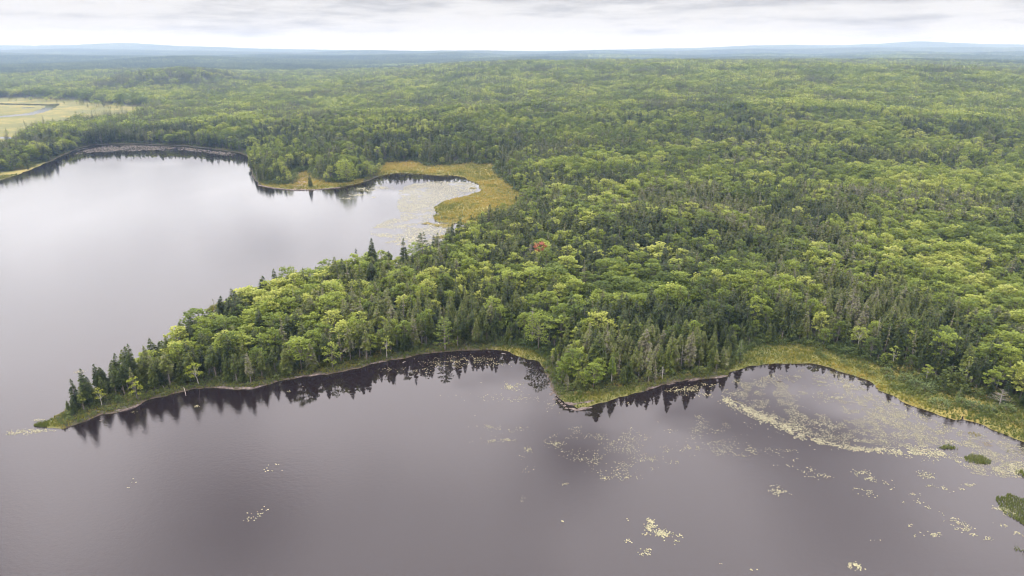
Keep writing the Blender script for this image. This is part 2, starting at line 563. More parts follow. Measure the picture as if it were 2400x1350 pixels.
# ------------------------------------------------------------------ terrain: one sheet from the near shore to the skyline
DA = 0.0042
angs = np.concatenate([-np.linspace(1.10, 0.80, 16), np.arange(-0.79, 0.7901, DA), np.linspace(0.80, 1.10, 16)])
rads = [88.0]
while rads[-1] < 14600:
    k = 0.0042 if rads[-1] < 900 else 0.0062
    rads.append(rads[-1] * (1 + k))
rads = np.array(rads)
A, Rr = np.meshgrid(angs, rads)
X, Y = (Rr * np.sin(A)).ravel(), (Rr * np.cos(A)).ravel()
D = land_d(X, Y)
Z = height(X, Y, D)
na, nr = len(angs), len(rads)
ii = (np.arange(nr - 1)[:, None] * na + np.arange(na - 1)[None, :]).ravel()
quads = np.stack([ii, ii + 1, ii + na + 1, ii + na], 1)
keep = ~((Z[quads].max(1) < -2.9))
keep |= True
quads = quads[keep]
me = bpy.data.meshes.new('ground')
me.vertices.add(len(X))
me.vertices.foreach_set('co', np.stack([X, Y, Z], 1).astype(np.float32).ravel())
me.loops.add(len(quads) * 4)
me.loops.foreach_set('vertex_index', quads.astype(np.int32).ravel())
me.polygons.add(len(quads))
me.polygons.foreach_set('loop_start', (np.arange(len(quads)) * 4).astype(np.int32))
me.polygons.foreach_set('loop_total', np.full(len(quads), 4, np.int32))
me.polygons.foreach_set('use_smooth', np.ones(len(quads), bool))
me.update(calc_edges=True)
me.validate()


def vattr(name, v):
    a = me.attributes.new(name, 'FLOAT', 'POINT')
    a.data.foreach_set('value', np.asarray(v, np.float32))


BM = bog_m(X, Y)
vattr('bog', sstep(-1.0, 1.5, BM))
sd = np.full(X.shape, -99.0)
nearm = Y < 1000
sd[nearm] = sdf(SAND, X[nearm], Y[nearm])
vattr('sand', sstep(-1.5, 1.5, sd + fbm(X, Y, 5, 61, 2) * 2))
vattr('rim', (1 - sstep(0.1, .6, D)) * (Y < 900) * (1 - 0.75 * sstep(-1, 1, BM)))
vattr('far', sstep(2500, 5000, Y))
me.materials.append(M_GROUND)
tag(add('ground', me), kind='structure')

# the lake and the marsh stream
wx = np.array([-2600, 2600]); wy = (-600, 1500)
lake = new_mesh('lake_water', [(-2600, -600, 0), (2600, -600, 0), (2600, 1500, 0), (-2600, 1500, 0)], [(0, 1, 2, 3)], [M_WATER])
tag(add('lake_water', lake), kind='structure')


# ------------------------------------------------------------------ tree builders
def rnd(a, b):
    return R.uniform(a, b)


def spray(mb, p, dirv, L, w, droop, roll, val, mi=0, side=True):
    """one leafy spray: a bent kite with side fingers"""
    d = Vector(dirv).normalized()
    up = Vector((0, 0, 1))
    sd_ = d.cross(up)
    if sd_.length < 0.05:
        sd_ = Vector((1, 0, 0))
    sd_.normalize()
    n = sd_.cross(d)
    sd_ = sd_ * math.cos(roll) + n * math.sin(roll)
    p = Vector(p)
    mid = p + d * L * 0.5 + up * L * 0.04
    tip = p + d * L - up * droop * L
    mb.face([p, mid + sd_ * w * 0.5, tip], val, mi)
    mb.face([p, tip, mid - sd_ * w * 0.5], val, mi)
    if side:
        for s in (-1, 1):
            for q in (0.35, 0.65):
                b = p.lerp(tip, q) + up * 0.02 * L
                t = b + sd_ * s * w * (1.25 - q * 0.6) + d * L * 0.22 - up * droop * L * 0.25
                mb.face([b - d * L * 0.07, t, b + d * L * 0.09], val, mi)


def conifer(h=12.0, r=1.7, cb=0.12, step=0.40, nb=7, ragged=0.2, dead_skirt=False, up=0.0, side=True):
    crown, trunk = MB(), MB()
    lean = (rnd(-.02, .02), rnd(-.02, .02))
    ax = lambda z: Vector((lean[0] * z, lean[1] * z, z))
    trunk.tube([ax(0) - Vector((0, 0, .3)), ax(h * .3), ax(h * .7), ax(h * .97)], [.15 * h / 12 + .03, .12 * h / 12 + .02, .07, .015], 6)
    z = h * cb
    lob = [rnd(0.75, 1.15) for _ in range(8)]
    while z < h - 0.15:
        t = (z - h * cb) / (h * (1 - cb))
        prof = (1 - t) ** 0.68 * min(1, 0.6 + t * 3.0)
        n = max(3, int(nb * (0.55 + 0.6 * (1 - t))))
        a0 = rnd(0, 6.28)
        for k in range(n):
            if R.rand() < ragged * 0.6:
                continue
            a = a0 + 6.283 * (k + rnd(-.3, .3)) / n
            L = (r * prof * rnd(1 - ragged, 1.12) * lob[int(a / 6.2832 * 8) % 8] + 0.14)
            el = rnd(-.12, .15) + up + 0.5 * t * t
            d = (math.cos(a), math.sin(a), el)
            spray(crown, ax(z + rnd(-.1, .1)), d, L, L * 0.42 + 0.16, rnd(.12, .34), rnd(-.6, .6), R.rand(), side=side)
        z += step * rnd(.8, 1.2) * (1 - 0.35 * t)
    tp = ax(h)
    for k in range(4):
        a = k * 1.57 + .3
        crown.face([tp + Vector((0, 0, .25)), tp + Vector((math.cos(a) * .13, math.sin(a) * .13, -.45)), tp + Vector((math.cos(a + 1.5) * .13, math.sin(a + 1.5) * .13, -.45))], .5)
    if dead_skirt:
        for k in range(22):
            a = rnd(0, 6.28)
            z = rnd(h * .08, h * cb * 1.1)
            L = rnd(.4, 1.1)
            p = ax(z)
            trunk.tube([p, p + Vector((math.cos(a) * L, math.sin(a) * L, -rnd(0, .3)))], [.03, .012], 3, cap=False)
    return trunk, crown


def pine(h=16.0, r=3.0):
    crown, trunk = MB(), MB()
    trunk.tube([(0, 0, -.3), (0.1, 0, h * .5), (0, .1, h * .96)], [.28, .19, .03], 7)
    z = h * .22
    while z < h * .98:
        t = (z - h * .22) / (h * .78)
        n = 4 if t < .8 else 3
        a0 = rnd(0, 6.28)
        for k in range(n):
            a = a0 + 6.283 * (k + rnd(-.25, .25)) / n
            L = r * (1 - t) ** .6 * rnd(.6, 1.15) + .3
            d = Vector((math.cos(a), math.sin(a), rnd(.05, .3)))
            e = Vector((0, 0, z)) + d * L
            trunk.tube([(0, 0, z), e], [.06, .02], 3, cap=False)
            for q in range(int(7 + L * 5)):
                u = rnd(.35, 1.05)
                p = Vector((0, 0, z)) + d * L * u + Vector((rnd(-.35, .35), rnd(-.35, .35), rnd(-.05, .22))) * (0.5 + L * .25)
                b = a + rnd(-1.2, 1.2)
                spray(crown, p, (math.cos(b), math.sin(b), rnd(0, .4)), rnd(.45, .8), .35, .05, rnd(-.5, .5), R.rand(), side=False)
        z += rnd(.85, 1.3) * (1 - .4 * t)
    return trunk, crown


def broadleaf(h=10.0, r=3.1, nclump=20, leaves=42, size=.52, cb=.35, lean=(0, 0), squash=1.0, open_=0.0):
    crown, trunk = MB(), MB()
    top = Vector((lean[0] * h, lean[1] * h, h * .62))
    trunk.tube([(0, 0, -.3), (top.x * .3, top.y * .3, h * .3), tuple(top)], [.17 * h / 10 + .02, .12 * h / 10 + .01, .05], 6)
    cz = h * (cb + 1) / 2
    hz = h * (1 - cb) / 2 * squash
    for i in range(nclump):
        u = (i + .5) / nclump
        zz = 1 - 1.8 * u                                    # top to below the middle
        a = i * 2.39996 + rnd(-.4, .4)
        rr = math.sqrt(max(0.0, 1 - zz * zz)) * rnd(.62, 1.0) * (1 - open_ * rnd(0, .5))
        c = Vector((top.x + rr * r * math.cos(a), top.y + rr * r * math.sin(a), cz + zz * hz * rnd(.82, 1.05)))
        st = Vector((top.x * .55, top.y * .55, min(h * rnd(.32, .55), c.z - .3)))
        trunk.tube([st, st.lerp(c, .55) + Vector((0, 0, .15)), c], [.055, .035, .012], 4, cap=False)
        cr = r * rnd(.24, .40)
        cv = rnd(.33, .67)
        for k in range(leaves):
            o = Vector((R.normal(), R.normal(), R.normal() * .55))
            o = o / max(o.length, .3) * rnd(.35, 1.0) ** .6 * cr
            ra = math.cos(a) * o.x + math.sin(a) * o.y
            o += Vector((math.cos(a), math.sin(a), -.15)) * ra * .3
            o.z *= 1.05
            if o.z < -cr * .25:
                o.z *= .4
            p = c + o
            out = (p - Vector((top.x, top.y, cz - hz * .6)))
            b = math.atan2(out.y, out.x) + rnd(-.9, .9)
            el = rnd(-.15, .5) + .5 * out.normalized().z
            s = size * rnd(.6, 1.25)
            spray(crown, p, (math.cos(b), math.sin(b), el), s, s * .8, rnd(.1, .45), rnd(-.7, .7), min(1, max(0, cv + rnd(-.3, .3))), side=False)
    return trunk, crown


def snag(h=9.0, n=34, L0=1.2):
    t = MB()
    l = rnd(-.05, .05)
    t.tube([(0, 0, -.3), (l * h * .5, 0, h * .5), (l * h, 0, h)], [.13, .09, .02], 6)
    for k in range(n):
        z = rnd(h * .25, h * .97)
        a = rnd(0, 6.28)
        L = L0 * (1.15 - z / h) * rnd(.5, 1.2) + .15
        p = Vector((l * z, 0, z))
        q = p + Vector((math.cos(a), math.sin(a), rnd(-.1, .45))) * L
        t.tube([p, q], [.03, .012], 3, cap=False)
        for _ in range(3):
            b = a + rnd(-1, 1)
            m_ = p.lerp(q, rnd(.5, 1))
            t.tube([m_, m_ + Vector((math.cos(b), math.sin(b), rnd(0, .5))) * L * .35], [.014, .006], 3, cap=False)
    return t


def bush(r=.8, h=.9, n=90, size=.28, mi=0):
    mb = MB()
    for k in range(n):
        o = Vector((R.normal(), R.normal(), abs(R.normal())))
        o = o / o.length * rnd(.55, 1.0)
        p = Vector((o.x * r, o.y * r, o.z * h * .9))
        b = math.atan2(o.y, o.x) + rnd(-.8, .8)
        s = size * rnd(.6, 1.3)
        spray(mb, p, (math.cos(b), math.sin(b), rnd(0, 1.2)), s, s * .75, rnd(0, .3), rnd(-.7, .7), R.rand(), mi, side=False)
    return mb


def tuft(n=26, h=.7, r=.35, w=.05):
    mb = MB()
    for k in range(n):
        a = rnd(0, 6.28)
        q = rnd(0, r)
        b = Vector((math.cos(a) * q, math.sin(a) * q, -.05))
        hh = h * rnd(.6, 1.15)
        e = b + Vector((math.cos(a) * rnd(.1, .5) * h, math.sin(a) * rnd(.1, .5) * h, hh))
        s = Vector((-math.sin(a), math.cos(a), 0)) * w
        mb.face([b - s, b + s, e], R.rand())
    return mb


def both(name, tr, cr, mt, mc):
    mb = MB()
    mb.join(tr, 0)
    mb.join(cr, 1)
    return mb.mesh(name, [mt, mc])


CON_SPEC = [dict(h=10.5, r=1.75, cb=.10), dict(h=9.8, r=1.4, cb=.2, ragged=.3), dict(h=11.0, r=2.0, cb=.14, ragged=.15),
            dict(h=9.3, r=1.25, cb=.35, ragged=.35, dead_skirt=True), dict(h=10.0, r=1.6, cb=.42, ragged=.3, dead_skirt=True),
            dict(h=8.0, r=1.7, cb=.06), dict(h=10.2, r=1.6, cb=.3, ragged=.25, dead_skirt=True), dict(h=9.6, r=2.1, cb=.12, ragged=.3, step=.5)]
CON_SPEC.append(dict(h=10.5, r=1.25, cb=.25, ragged=.8, dead_skirt=True, nb=5))
CON = [conifer(**s) for s in CON_SPEC]
DEC_SPEC = [dict(h=9.0, r=2.3, nclump=20, cb=.3), dict(h=8.2, r=2.0, nclump=17, cb=.25), dict(h=9.8, r=2.5, nclump=22, cb=.3),
            dict(h=8.0, r=1.8, nclump=13, cb=.35, open_=.5), dict(h=8.6, r=2.7, nclump=24, cb=.3, squash=.9), dict(h=9.6, r=1.8, nclump=16, cb=.2)]
DEC = [broadleaf(**s) for s in DEC_SPEC]

# ------------------------------------------------------------------ stuff by geometry nodes
def source_collection(name, meshes):
    c = bpy.data.collections.new(name)
    for i, m_ in enumerate(meshes):
        o = bpy.data.objects.new('%s_%02d' % (name, i), m_)
        c.objects.link(o)
    return c


def scatter_object(name, pts, idx, rot, scl, tint, coll, label, cat=None):
    me = bpy.data.meshes.new(name)
    me.vertices.add(len(pts))
    me.vertices.foreach_set('co', np.asarray(pts, np.float32).ravel())

    def at(nm, typ, v, key='value'):
        a = me.attributes.new(nm, typ, 'POINT')
        a.data.foreach_set(key, v)
    at('idx', 'INT', np.asarray(idx, np.int32))
    at('rot', 'FLOAT_VECTOR', np.asarray(rot, np.float32).ravel(), 'vector')
    at('scl', 'FLOAT_VECTOR', np.asarray(scl, np.float32).ravel(), 'vector')
    at('tint', 'FLOAT', np.asarray(tint, np.float32))
    o = add(name, me)
    ng = bpy.data.node_groups.new(name, 'GeometryNodeTree')
    ng.interface.new_socket('Geometry', in_out='INPUT', socket_type='NodeSocketGeometry')
    ng.interface.new_socket('Geometry', in_out='OUTPUT', socket_type='NodeSocketGeometry')
    nd = ng.nodes
    gi, go = nd.new('NodeGroupInput'), nd.new('NodeGroupOutput')
    ci = nd.new('GeometryNodeCollectionInfo')
    ci.inputs['Collection'].default_value = coll
    ci.inputs['Separate Children'].default_value = True
    ci.inputs['Reset Children'].default_value = True
    ip = nd.new('GeometryNodeInstanceOnPoints')
    ip.inputs['Pick Instance'].default_value = True

    def named(nm, typ):
        q = nd.new('GeometryNodeInputNamedAttribute')
        q.data_type = typ
        q.inputs['Name'].default_value = nm
        return q.outputs['Attribute']
    L = ng.links.new
    L(gi.outputs[0], ip.inputs['Points'])
    L(ci.outputs[0], ip.inputs['Instance'])
    L(named('idx', 'INT'), ip.inputs['Instance Index'])
    L(named('rot', 'FLOAT_VECTOR'), ip.inputs['Rotation'])
    L(named('scl', 'FLOAT_VECTOR'), ip.inputs['Scale'])
    L(ip.outputs[0], go.inputs[0])
    md = o.modifiers.new('scatter', 'NODES')
    md.node_group = ng
    tag(o, label, cat, kind='stuff')
    return o


def project(x, y, z):
    dz_ = z - CAM_H
    depth = y * math.cos(PITCH) - dz_ * math.sin(PITCH)
    v = y * math.sin(PITCH) + dz_ * math.cos(PITCH)
    depth = np.maximum(depth, 1e-3)
    return 1200 + FPX * x / depth, 675 - FPX * v / depth


def cells(r0, r1, s, jit=.42):
    """jittered points of spacing s between the distances r0 and r1, inside the field of view"""
    xm = r1 * .86
    gx = np.arange(-xm, xm, s)
    gy = np.arange(max(60, r0 * .74), r1, s * .93)
    Xg, Yg = np.meshgrid(gx, gy)
    Xg = Xg + (np.arange(len(gy)) % 2)[:, None] * s * .5
    Xg = (Xg + R.uniform(-jit, jit, Xg.shape) * s).ravel()
    Yg = (Yg + R.uniform(-jit, jit, Yg.shape) * s).ravel()
    rr = np.hypot(Xg, Yg)
    px, py = project(Xg, Yg, 5.0)
    k = (rr >= r0) & (rr < r1) & (px > -220) & (px < 2620) & (py < 1500)
    return Xg[k], Yg[k]


# where conifers (+) or broadleaf trees (-) prevail, seen in the photograph
SPECIES = [(1380, 545, 330, 45, .9), (2050, 560, 330, 45, .8), (1560, 830, 260, 55, 1.), (2200, 800, 260, 70, .8), (900, 780, 330, 45, .55),
           (300, 900, 190, 70, 1.), (1250, 640, 120, 40, .5), (1750, 480, 300, 30, .6), (700, 700, 160, 45, -.8), (1680, 600, 300, 35, -1.),
           (1430, 715, 230, 38, -1.), (1850, 715, 230, 40, -.9), (2260, 455, 330, 50, -.9), (1800, 400, 420, 40, -.6), (800, 400, 180, 40, -.8),
           (1000, 300, 500, 40, -.2), (350, 300, 300, 22, .6), (1300, 390, 150, 30, .4), (1000, 640, 200, 28, -.6), (2330, 640, 150, 50, -.3),
           (1200, 760, 150, 40, .5), (1900, 640, 150, 25, .4), (2000, 240, 500, 30, -.4), (1350, 300, 120, 30, .5), (400, 178, 200, 16, 1.1), (200, 212, 260, 12, .8), (560, 205, 160, 18, .5), (1520, 165, 200, 8, .7), (2150, 170, 160, 8, .6), (2250, 235, 140, 9, .8), (650, 310, 200, 14, .5)]


def species(x, y, d):
    px, py = project(x, y, 0 * x + 3)
    v = fbm(x, y, 60, 71, 3) * 1.15 + fbm(x, y, 14, 77, 2) * .9
    for sx_, sy_, rx, ry, w in SPECIES:
        v = v + w * .55 * np.exp(-((px - sx_) / rx) ** 2 - ((py - sy_) / ry) ** 2)
    v = v + .28 * (1 - sstep(3, 11, d)) * (y < 420)
    v = v + .25 * sstep(1500, 4000, y) - .12 * (y < 420)
    return v


def forest_points(r0, r1, s):
    x, y = cells(r0, r1, s)
    d = land_d(x, y)
    bm = bog_m(x, y)
    k = (d > np.where(y > 400, .3, 1.5) + R.rand(len(x)) * 1.6) & ((bm < -.8) | (R.rand(len(x)) < .02 * (bm < 5)) | ((y > 600) & (R.rand(len(x)) < .20 * np.exp(-np.maximum(bm, 0) / 22))))
    x, y, d, bm = x[k], y[k], d[k], bm[k]
    v = species(x, y, d)
    con = v + R.uniform(-.75, .75, len(x)) > .08
    # broadleaf crowns are wider: fewer of them
    k = con | (R.rand(len(x)) < .62)
    # regrowth openings
    gap = fbm(x, y, 90, 91, 3)
    k &= ~((gap > .52) & (R.rand(len(x)) < .5))
    x, y, d, bm, con, v = x[k], y[k], d[k], bm[k], con[k], v[k]
    z = height(x, y, d)
    n = len(x)
    low = sstep(-9, 0, bm)                                         # smaller towards the marsh
    stature = .88 + .30 * fbm(x, y, 45, 101, 2) + R.uniform(-.2, .22, n) - .35 * low
    stature = np.clip(stature, .38, 1.35)
    qx, qy = project(x, y, z)
    stature = stature * (1 - .38 * (1 - sstep(180, 520, qx)) * (y < 260))
    tint = np.where(con, .38 + .6 * fbm(x, y, 35, 111, 2) + R.normal(0, .22, n), .46 + .65 * fbm(x, y, 32, 121, 2) + R.normal(0, .25, n))
    tint = np.clip(tint, 0.02, .98)
    return dict(x=x, y=y, z=z, d=d, con=con, s=stature, t=tint, bm=bm)


bands = [forest_points(95, 430, 2.3), forest_points(430, 820, 2.9), forest_points(820, 1350, 4.0), forest_points(1350, 2300, 5.8)]
F = {k: np.concatenate([b[k] for b in bands]) for k in bands[0]}
F['r'] = np.sqrt(F['x'] ** 2 + F['y'] ** 2)
nf = len(F['x'])
F['var'] = R.randint(0, 1000, nf)
dead = F['con'] & (F['var'] % 29 == 3)
F['var'] = np.where(F['con'], np.where(dead, 8, F['var'] % 8), F['var'])
F['t'] = np.where(dead, .99, F['t'])
F['rz'] = R.uniform(0, 6.283, nf)
far_grow = 1 + .5 * sstep(400, 2000, F['r'])
F['sx'] = F['s'] * R.uniform(.85, 1.3, nf) * far_grow * (1 + .28 * fbm(F['x'], F['y'], 55, 171, 2)) * np.where(F['con'], 1.22, 1.06)
F['sz'] = F['s'] * R.uniform(.9, 1.12, nf) * (1 + .2 * sstep(400, 2000, F['r']))

# ------------------------------------------------------------------ single trees that stand out
TAKEN = []          # footprints that the scatter leaves free


def at_px(px, py):
    """ground point seen at a pixel, on the terrain"""
    z = 0.0
    for _ in range(6):
        x, y = ground(px, py, z)
        z = float(height(np.array([x]), np.array([y]))[0])
        z = max(z, 0.0)
    return x, y, z


def height_to(x, y, z, py_top):
    d = ray(1200, py_top)
    t = y / d[1]
    return CAM_H + t * d[2] - z


def thing(name, label, cat, loc, rz=0.0, sc=(1, 1, 1), group=None):
    o = add(name, None, loc=loc, rot=(0, 0, rz), scale=sc)
    return tag(o, label, cat, group)


def special(kind, px, pyb, pyt, label, parts, h0, mats, wid=1.0, tint=.4, clear=1.6, cat='tree'):
    if kind == 'spruce_tree':
        wid *= 1.3
    x, y, z = at_px(px, pyb)
    H = height_to(x, y, z, pyt)
    s = H / h0
    r = thing(kind, label, cat, (x, y, z), rnd(0, 6.28), (s * wid, s * wid, s))
    for nm, mb, mt in zip(('trunk', 'crown'), parts, mats):
        if mb is None:
            continue
        o = build(nm, mb, [mt], r)
        o['tint'] = tint
    TAKEN.append((x, y, clear))
    return r


CM = (M_BARK, M_CON)
special('spruce_tree', 875, 664, 558, 'tallest dark pointed spruce rising against the lake, left of the others on the back shore', conifer(h=17, r=2.9, cb=.1, step=.5, nb=8, ragged=.15), 17, CM, 1, .12, 2.2)
special('spruce_tree', 948, 655, 558, 'slim dark spruce against the pale lake, just left of the layered pine', conifer(h=15, r=2.1, cb=.1, step=.5, ragged=.2), 15, CM, 1, .2, 2)
special('pine_tree', 993, 652, 545, 'dark white pine with ragged layered boughs standing above the back shore of the peninsula', pine(17, 3.2), 17, CM, 1, .1, 2.4)
special('dead_tree', 1031, 640, 566, 'thin brown nearly bare tree right of the layered pine by the small bay', (snag(11, 60, 1.5), None), 11, (M_DEAD, None), 1, .5, 1.5)
special('spruce_tree', 839, 664, 583, 'small thin spruce just left of the tallest dark spruce', conifer(h=13, r=1.4, ragged=.3), 13, CM, 1, .15, 1.6)
special('spruce_tree', 551, 760, 676, 'dark spruce silhouetted over the reeds on the left edge of the peninsula', conifer(h=12, r=2.1, cb=.1, step=.45), 12, CM, 1, .15, 2)
special('spruce_tree', 651, 715, 630, 'dark bushy spruce on the lake edge between the reeds and the tall spruces', conifer(h=13, r=2.1, cb=.1, step=.45), 13, CM, 1, .18, 2)
special('spruce_tree', 183, 958, 888, 'outermost spruce on the tip, leaning over the lake with one-sided boughs', conifer(h=10, r=1.9, cb=.06, ragged=.4), 10, CM, 1, .05, 1.5)
special('spruce_tree', 209, 950, 864, 'tall layered spruce near the tip of the peninsula', conifer(h=13, r=2.0, cb=.1, ragged=.25, step=.5), 13, CM, 1, .1, 1.6)
special('spruce_tree', 286, 918, 828, 'dark spruce with a pointed top standing behind the tip', conifer(h=13, r=1.8, cb=.12), 13, CM, 1, .15, 1.6)
special('spruce_tree', 318, 905, 806, 'narrow spruce breaking the skyline of the tip over the lake', conifer(h=13, r=1.6, cb=.12), 13, CM, 1, .2, 1.6)
special('birch_tree', 239, 951, 914, 'small leaning birch with yellow leaves and white stem on the tip', broadleaf(h=6, r=1.7, nclump=9, leaves=26, size=.4, lean=(.1, -.1), open_=.3), 6, (M_BIRCH, M_YEL), 1, .5, 2.0)
special('maple_tree', 322, 936, 884, 'bright lime-yellow young tree on the shore of the tip', broadleaf(h=7.5, r=1.7, nclump=12, leaves=34, size=.42, cb=.15), 7.5, (M_BARK, M_YEL), 1, .35, 2.2)
special('birch_tree', 466, 901, 850, 'yellow-green birch with bare white trunk leaning out over the front shore', broadleaf(h=7.5, r=2.1, nclump=12, leaves=34, size=.42, cb=.4, lean=(-.05, -.1)), 7.5, (M_BIRCH, M_YEL), 1, .25, 2.6)
special('maple_tree', 780, 862, 804, 'round pale green young maple alone on the front shore bank', broadleaf(h=8, r=2.2, nclump=15, leaves=40, size=.42, cb=.12), 8, (M_BARK, M_LEAF), 1, .72, 2.8)
special('birch_tree', 907, 838, 790, 'thin open pale green birch by the waterline left of the dark cove', broadleaf(h=8, r=1.8, nclump=11, leaves=22, size=.4, cb=.3, open_=.5), 8, (M_BIRCH, M_LEAF), 1, .8, 2)
special('pine_tree', 1043, 819, 744, 'broad light green pine with flat boughs at the head of the cove', pine(11, 3.3), 11, (M_BARK, M_LEAF), 1, .35, 3.2)
special('maple_tree', 1262, 818, 735, 'large bright green maple beside the narrow grass beach', broadleaf(h=11, r=3.5, nclump=26, leaves=44, size=.55, cb=.12), 11, (M_BARK, M_LEAF), 1, .55, 3.4)
special('dead_tree', 1247, 806, 712, 'grey dead spruce top rising behind the large bright maple', (snag(14, 70, 1.5), None), 14, (M_DEAD, None), 1, .5, 1.2)
special('maple_tree', 1266, 632, 566, 'small bright red autumn maple in the middle of the green forest', broadleaf(h=11, r=2.3, nclump=16, leaves=40, size=.6, cb=.25), 11, (M_BARK, M_RED), 1, .5, 2.2)
special('dead_tree', 1243, 630, 570, 'bare grey twiggy tree touching the red maple on its left', (snag(10, 110, 2.6), None), 10, (M_DEAD, None), 1, .5, 2.0)
special('dead_tree', 1552, 890, 858, 'small bleached dead tree with forked crown on the rocky point', (snag(5, 30, 1.3), None), 5, (M_BIRCH, None), 1, .5, 1.5)
special('dead_tree', 1595, 868, 812, 'tall bare rusty grey trunk among the shrubs of the rocky point', (snag(8.5, 30, .7), None), 8.5, (M_DEAD, None), 1, .5, 1.3)
special('larch_tree', 1433, 898, 826, 'yellow-green pointed larch in front of the point with a pale trunk', conifer(h=11, r=2.0, cb=.35, ragged=.2), 11, (M_BIRCH, M_LEAF), 1, .3, 1.8)
special('larch_tree', 1733, 852, 795, 'pale grey-green larch where the point meets the sedge marsh', conifer(h=9, r=1.9, cb=.15, ragged=.35, up=.25), 9, (M_DEAD, M_BLUE), 1, .8, 2.0)
special('maple_tree', 2092, 853, 812, 'small light green tree standing on the upper edge of the marsh', broadleaf(h=6.5, r=1.5, nclump=10, leaves=30, size=.4, cb=.2), 6.5, (M_BIRCH, M_LEAF), 1, .7, 2.0)
special('cedar_bush', 2231, 912, 856, 'large rounded dark green bush at the foot of the right-hand trees', (None, bush(3.2, 5.2, 520, .6)), 5.2, (M_BARK, M_CON), 1, .35, 3.5, cat='bush')
special('birch_tree', 2262, 900, 838, 'slender white-stemmed birch right behind the large rounded bush', broadleaf(h=8, r=1.5, nclump=10, leaves=24, size=.4, cb=.4, open_=.4), 8, (M_BIRCH, M_LEAF), 1, .8, 1.5)
special('maple_tree', 2010, 815, 768, 'light green spreading maple in the front row above the marsh', broadleaf(h=8, r=2.9, nclump=18, leaves=38, size=.5, cb=.3), 8, (M_BIRCH, M_LEAF), 1, .75, 2.6)
special('dead_shrub', 2342, 950, 912, 'pinkish grey leafless shrub near the right edge of the marsh', (snag(4, 50, 1.9), None), 4, (M_DEAD, None), 1, .5, 1.5, cat='shrub')
special('larch_tree', 2246, 937, 905, 'tiny thin larch sapling in the middle of the right marsh', conifer(h=4.5, r=1.0, cb=.1, ragged=.4), 4.5, (M_DEAD, M_BLUE), 1, .8, 1.0)
special('maple_tree', 814, 428, 376, 'large round pale maple on the wooded headland beside the far bay', broadleaf(h=15, r=6.0, nclump=34, leaves=44, size=.9, cb=.1), 15, (M_BARK, M_LEAF), 1, .72, 6)
special('fir_tree', 728, 439, 408, 'dark young fir by the sandy clearing on the far headland', conifer(h=12, r=3.0, cb=.05), 12, CM, 1, .55, 4)

T = np.array(TAKEN)
ok = np.ones(nf, bool)
for x, y, r in TAKEN:
    ok &= (F['x'] - x) ** 2 + (F['y'] - y) ** 2 > r * r
# keep a sight line to the low special trees on the front shore
sandm = np.zeros(nf, bool)
nm = F['y'] < 800
sandm[nm] = sdf(SAND, F['x'][nm], F['y'][nm]) > -1
ok &= ~sandm
for k in list(F):
    F[k] = F[k][ok]
nf = len(F['x'])

# ------------------------------------------------------------------ the 300 nearest of each kind stand as trees of their own
con_parts = [(a.mesh('trunk', [M_BARK]), b.mesh('crown', [M_CON])) for a, b in CON]
dec_parts = [(a.mesh('trunk', [M_BIRCH if i == 3 else M_BARK]), b.mesh('crown', [M_LEAF])) for i, (a, b) in enumerate(DEC)]
PX, PY = project(F['x'], F['y'], F['z'])
inframe = (PX > -20) & (PX < 2420) & (PY > 0)


LANDMARKS = [(183, 'outermost tip spruce'), (239, 'yellow tip birch'), (322, 'lime-yellow tree'), (466, 'leaning white birch'), (650, 'back-shore spruce'), (780, 'round pale maple'),
             (907, 'thin cove birch'), (1043, 'flat-boughed pine'), (1262, 'bright beach maple'), (1433, 'yellow-green larch'), (1552, 'bleached forked snag'),
             (1595, 'rusty bare trunk'), (1733, 'grey-green larch'), (1880, 'head of the right bay'), (2010, 'spreading marsh maple'), (2092, 'light marsh tree'), (2231, 'rounded dark bush')]


def place_words(px, py, d):
    row = 'at the waterline' if d < 5.5 else 'in second row' if d < 10.5 else 'in third row' if d < 17 else 'well inside' if d < 27 else 'deep inside'
    lx, nm = min(LANDMARKS, key=lambda q: abs(q[0] - px))
    side = 'behind' if abs(lx - px) < 16 else ('left of' if px < lx else 'right of')
    if px > 2330:
        return row + ', by the right picture edge'
    return '%s %s the %s' % (row, side, nm)


def zone_group(px):
    return ('trees on the tip of the peninsula' if px < 430 else 'trees along the left front shore' if px < 830 else 'trees around the dark cove' if px < 1280
            else 'trees on the rocky point' if px < 1730 else 'trees behind the right-hand marsh')


def adjective(con, tint, s, v):
    if con:
        c = 'blackish green' if tint < .2 else 'dark green' if tint < .45 else 'olive green' if tint < .72 else 'grey-green'
        sz = 'short' if s < .72 else 'medium-high' if s < 1.0 else 'tall'
        f = ('full-skirted', 'narrow', 'broad', 'bare-stemmed thin', 'bare-stemmed', 'low dense', 'half-bare', 'loose wide', 'half-dead ragged')[v]
        return '%s %s %s spruce' % (sz, f, c)
    c = 'deep green' if tint < .3 else 'mid green' if tint < .55 else 'light green' if tint < .8 else 'yellow-green'
    sz = 'small' if s < .72 else 'medium' if s < 1.0 else 'large'
    f = ('round', 'compact', 'high-domed', 'open', 'flat-topped', 'slim')[v]
    return '%s %s %s broadleaf tree' % (sz, f, c)


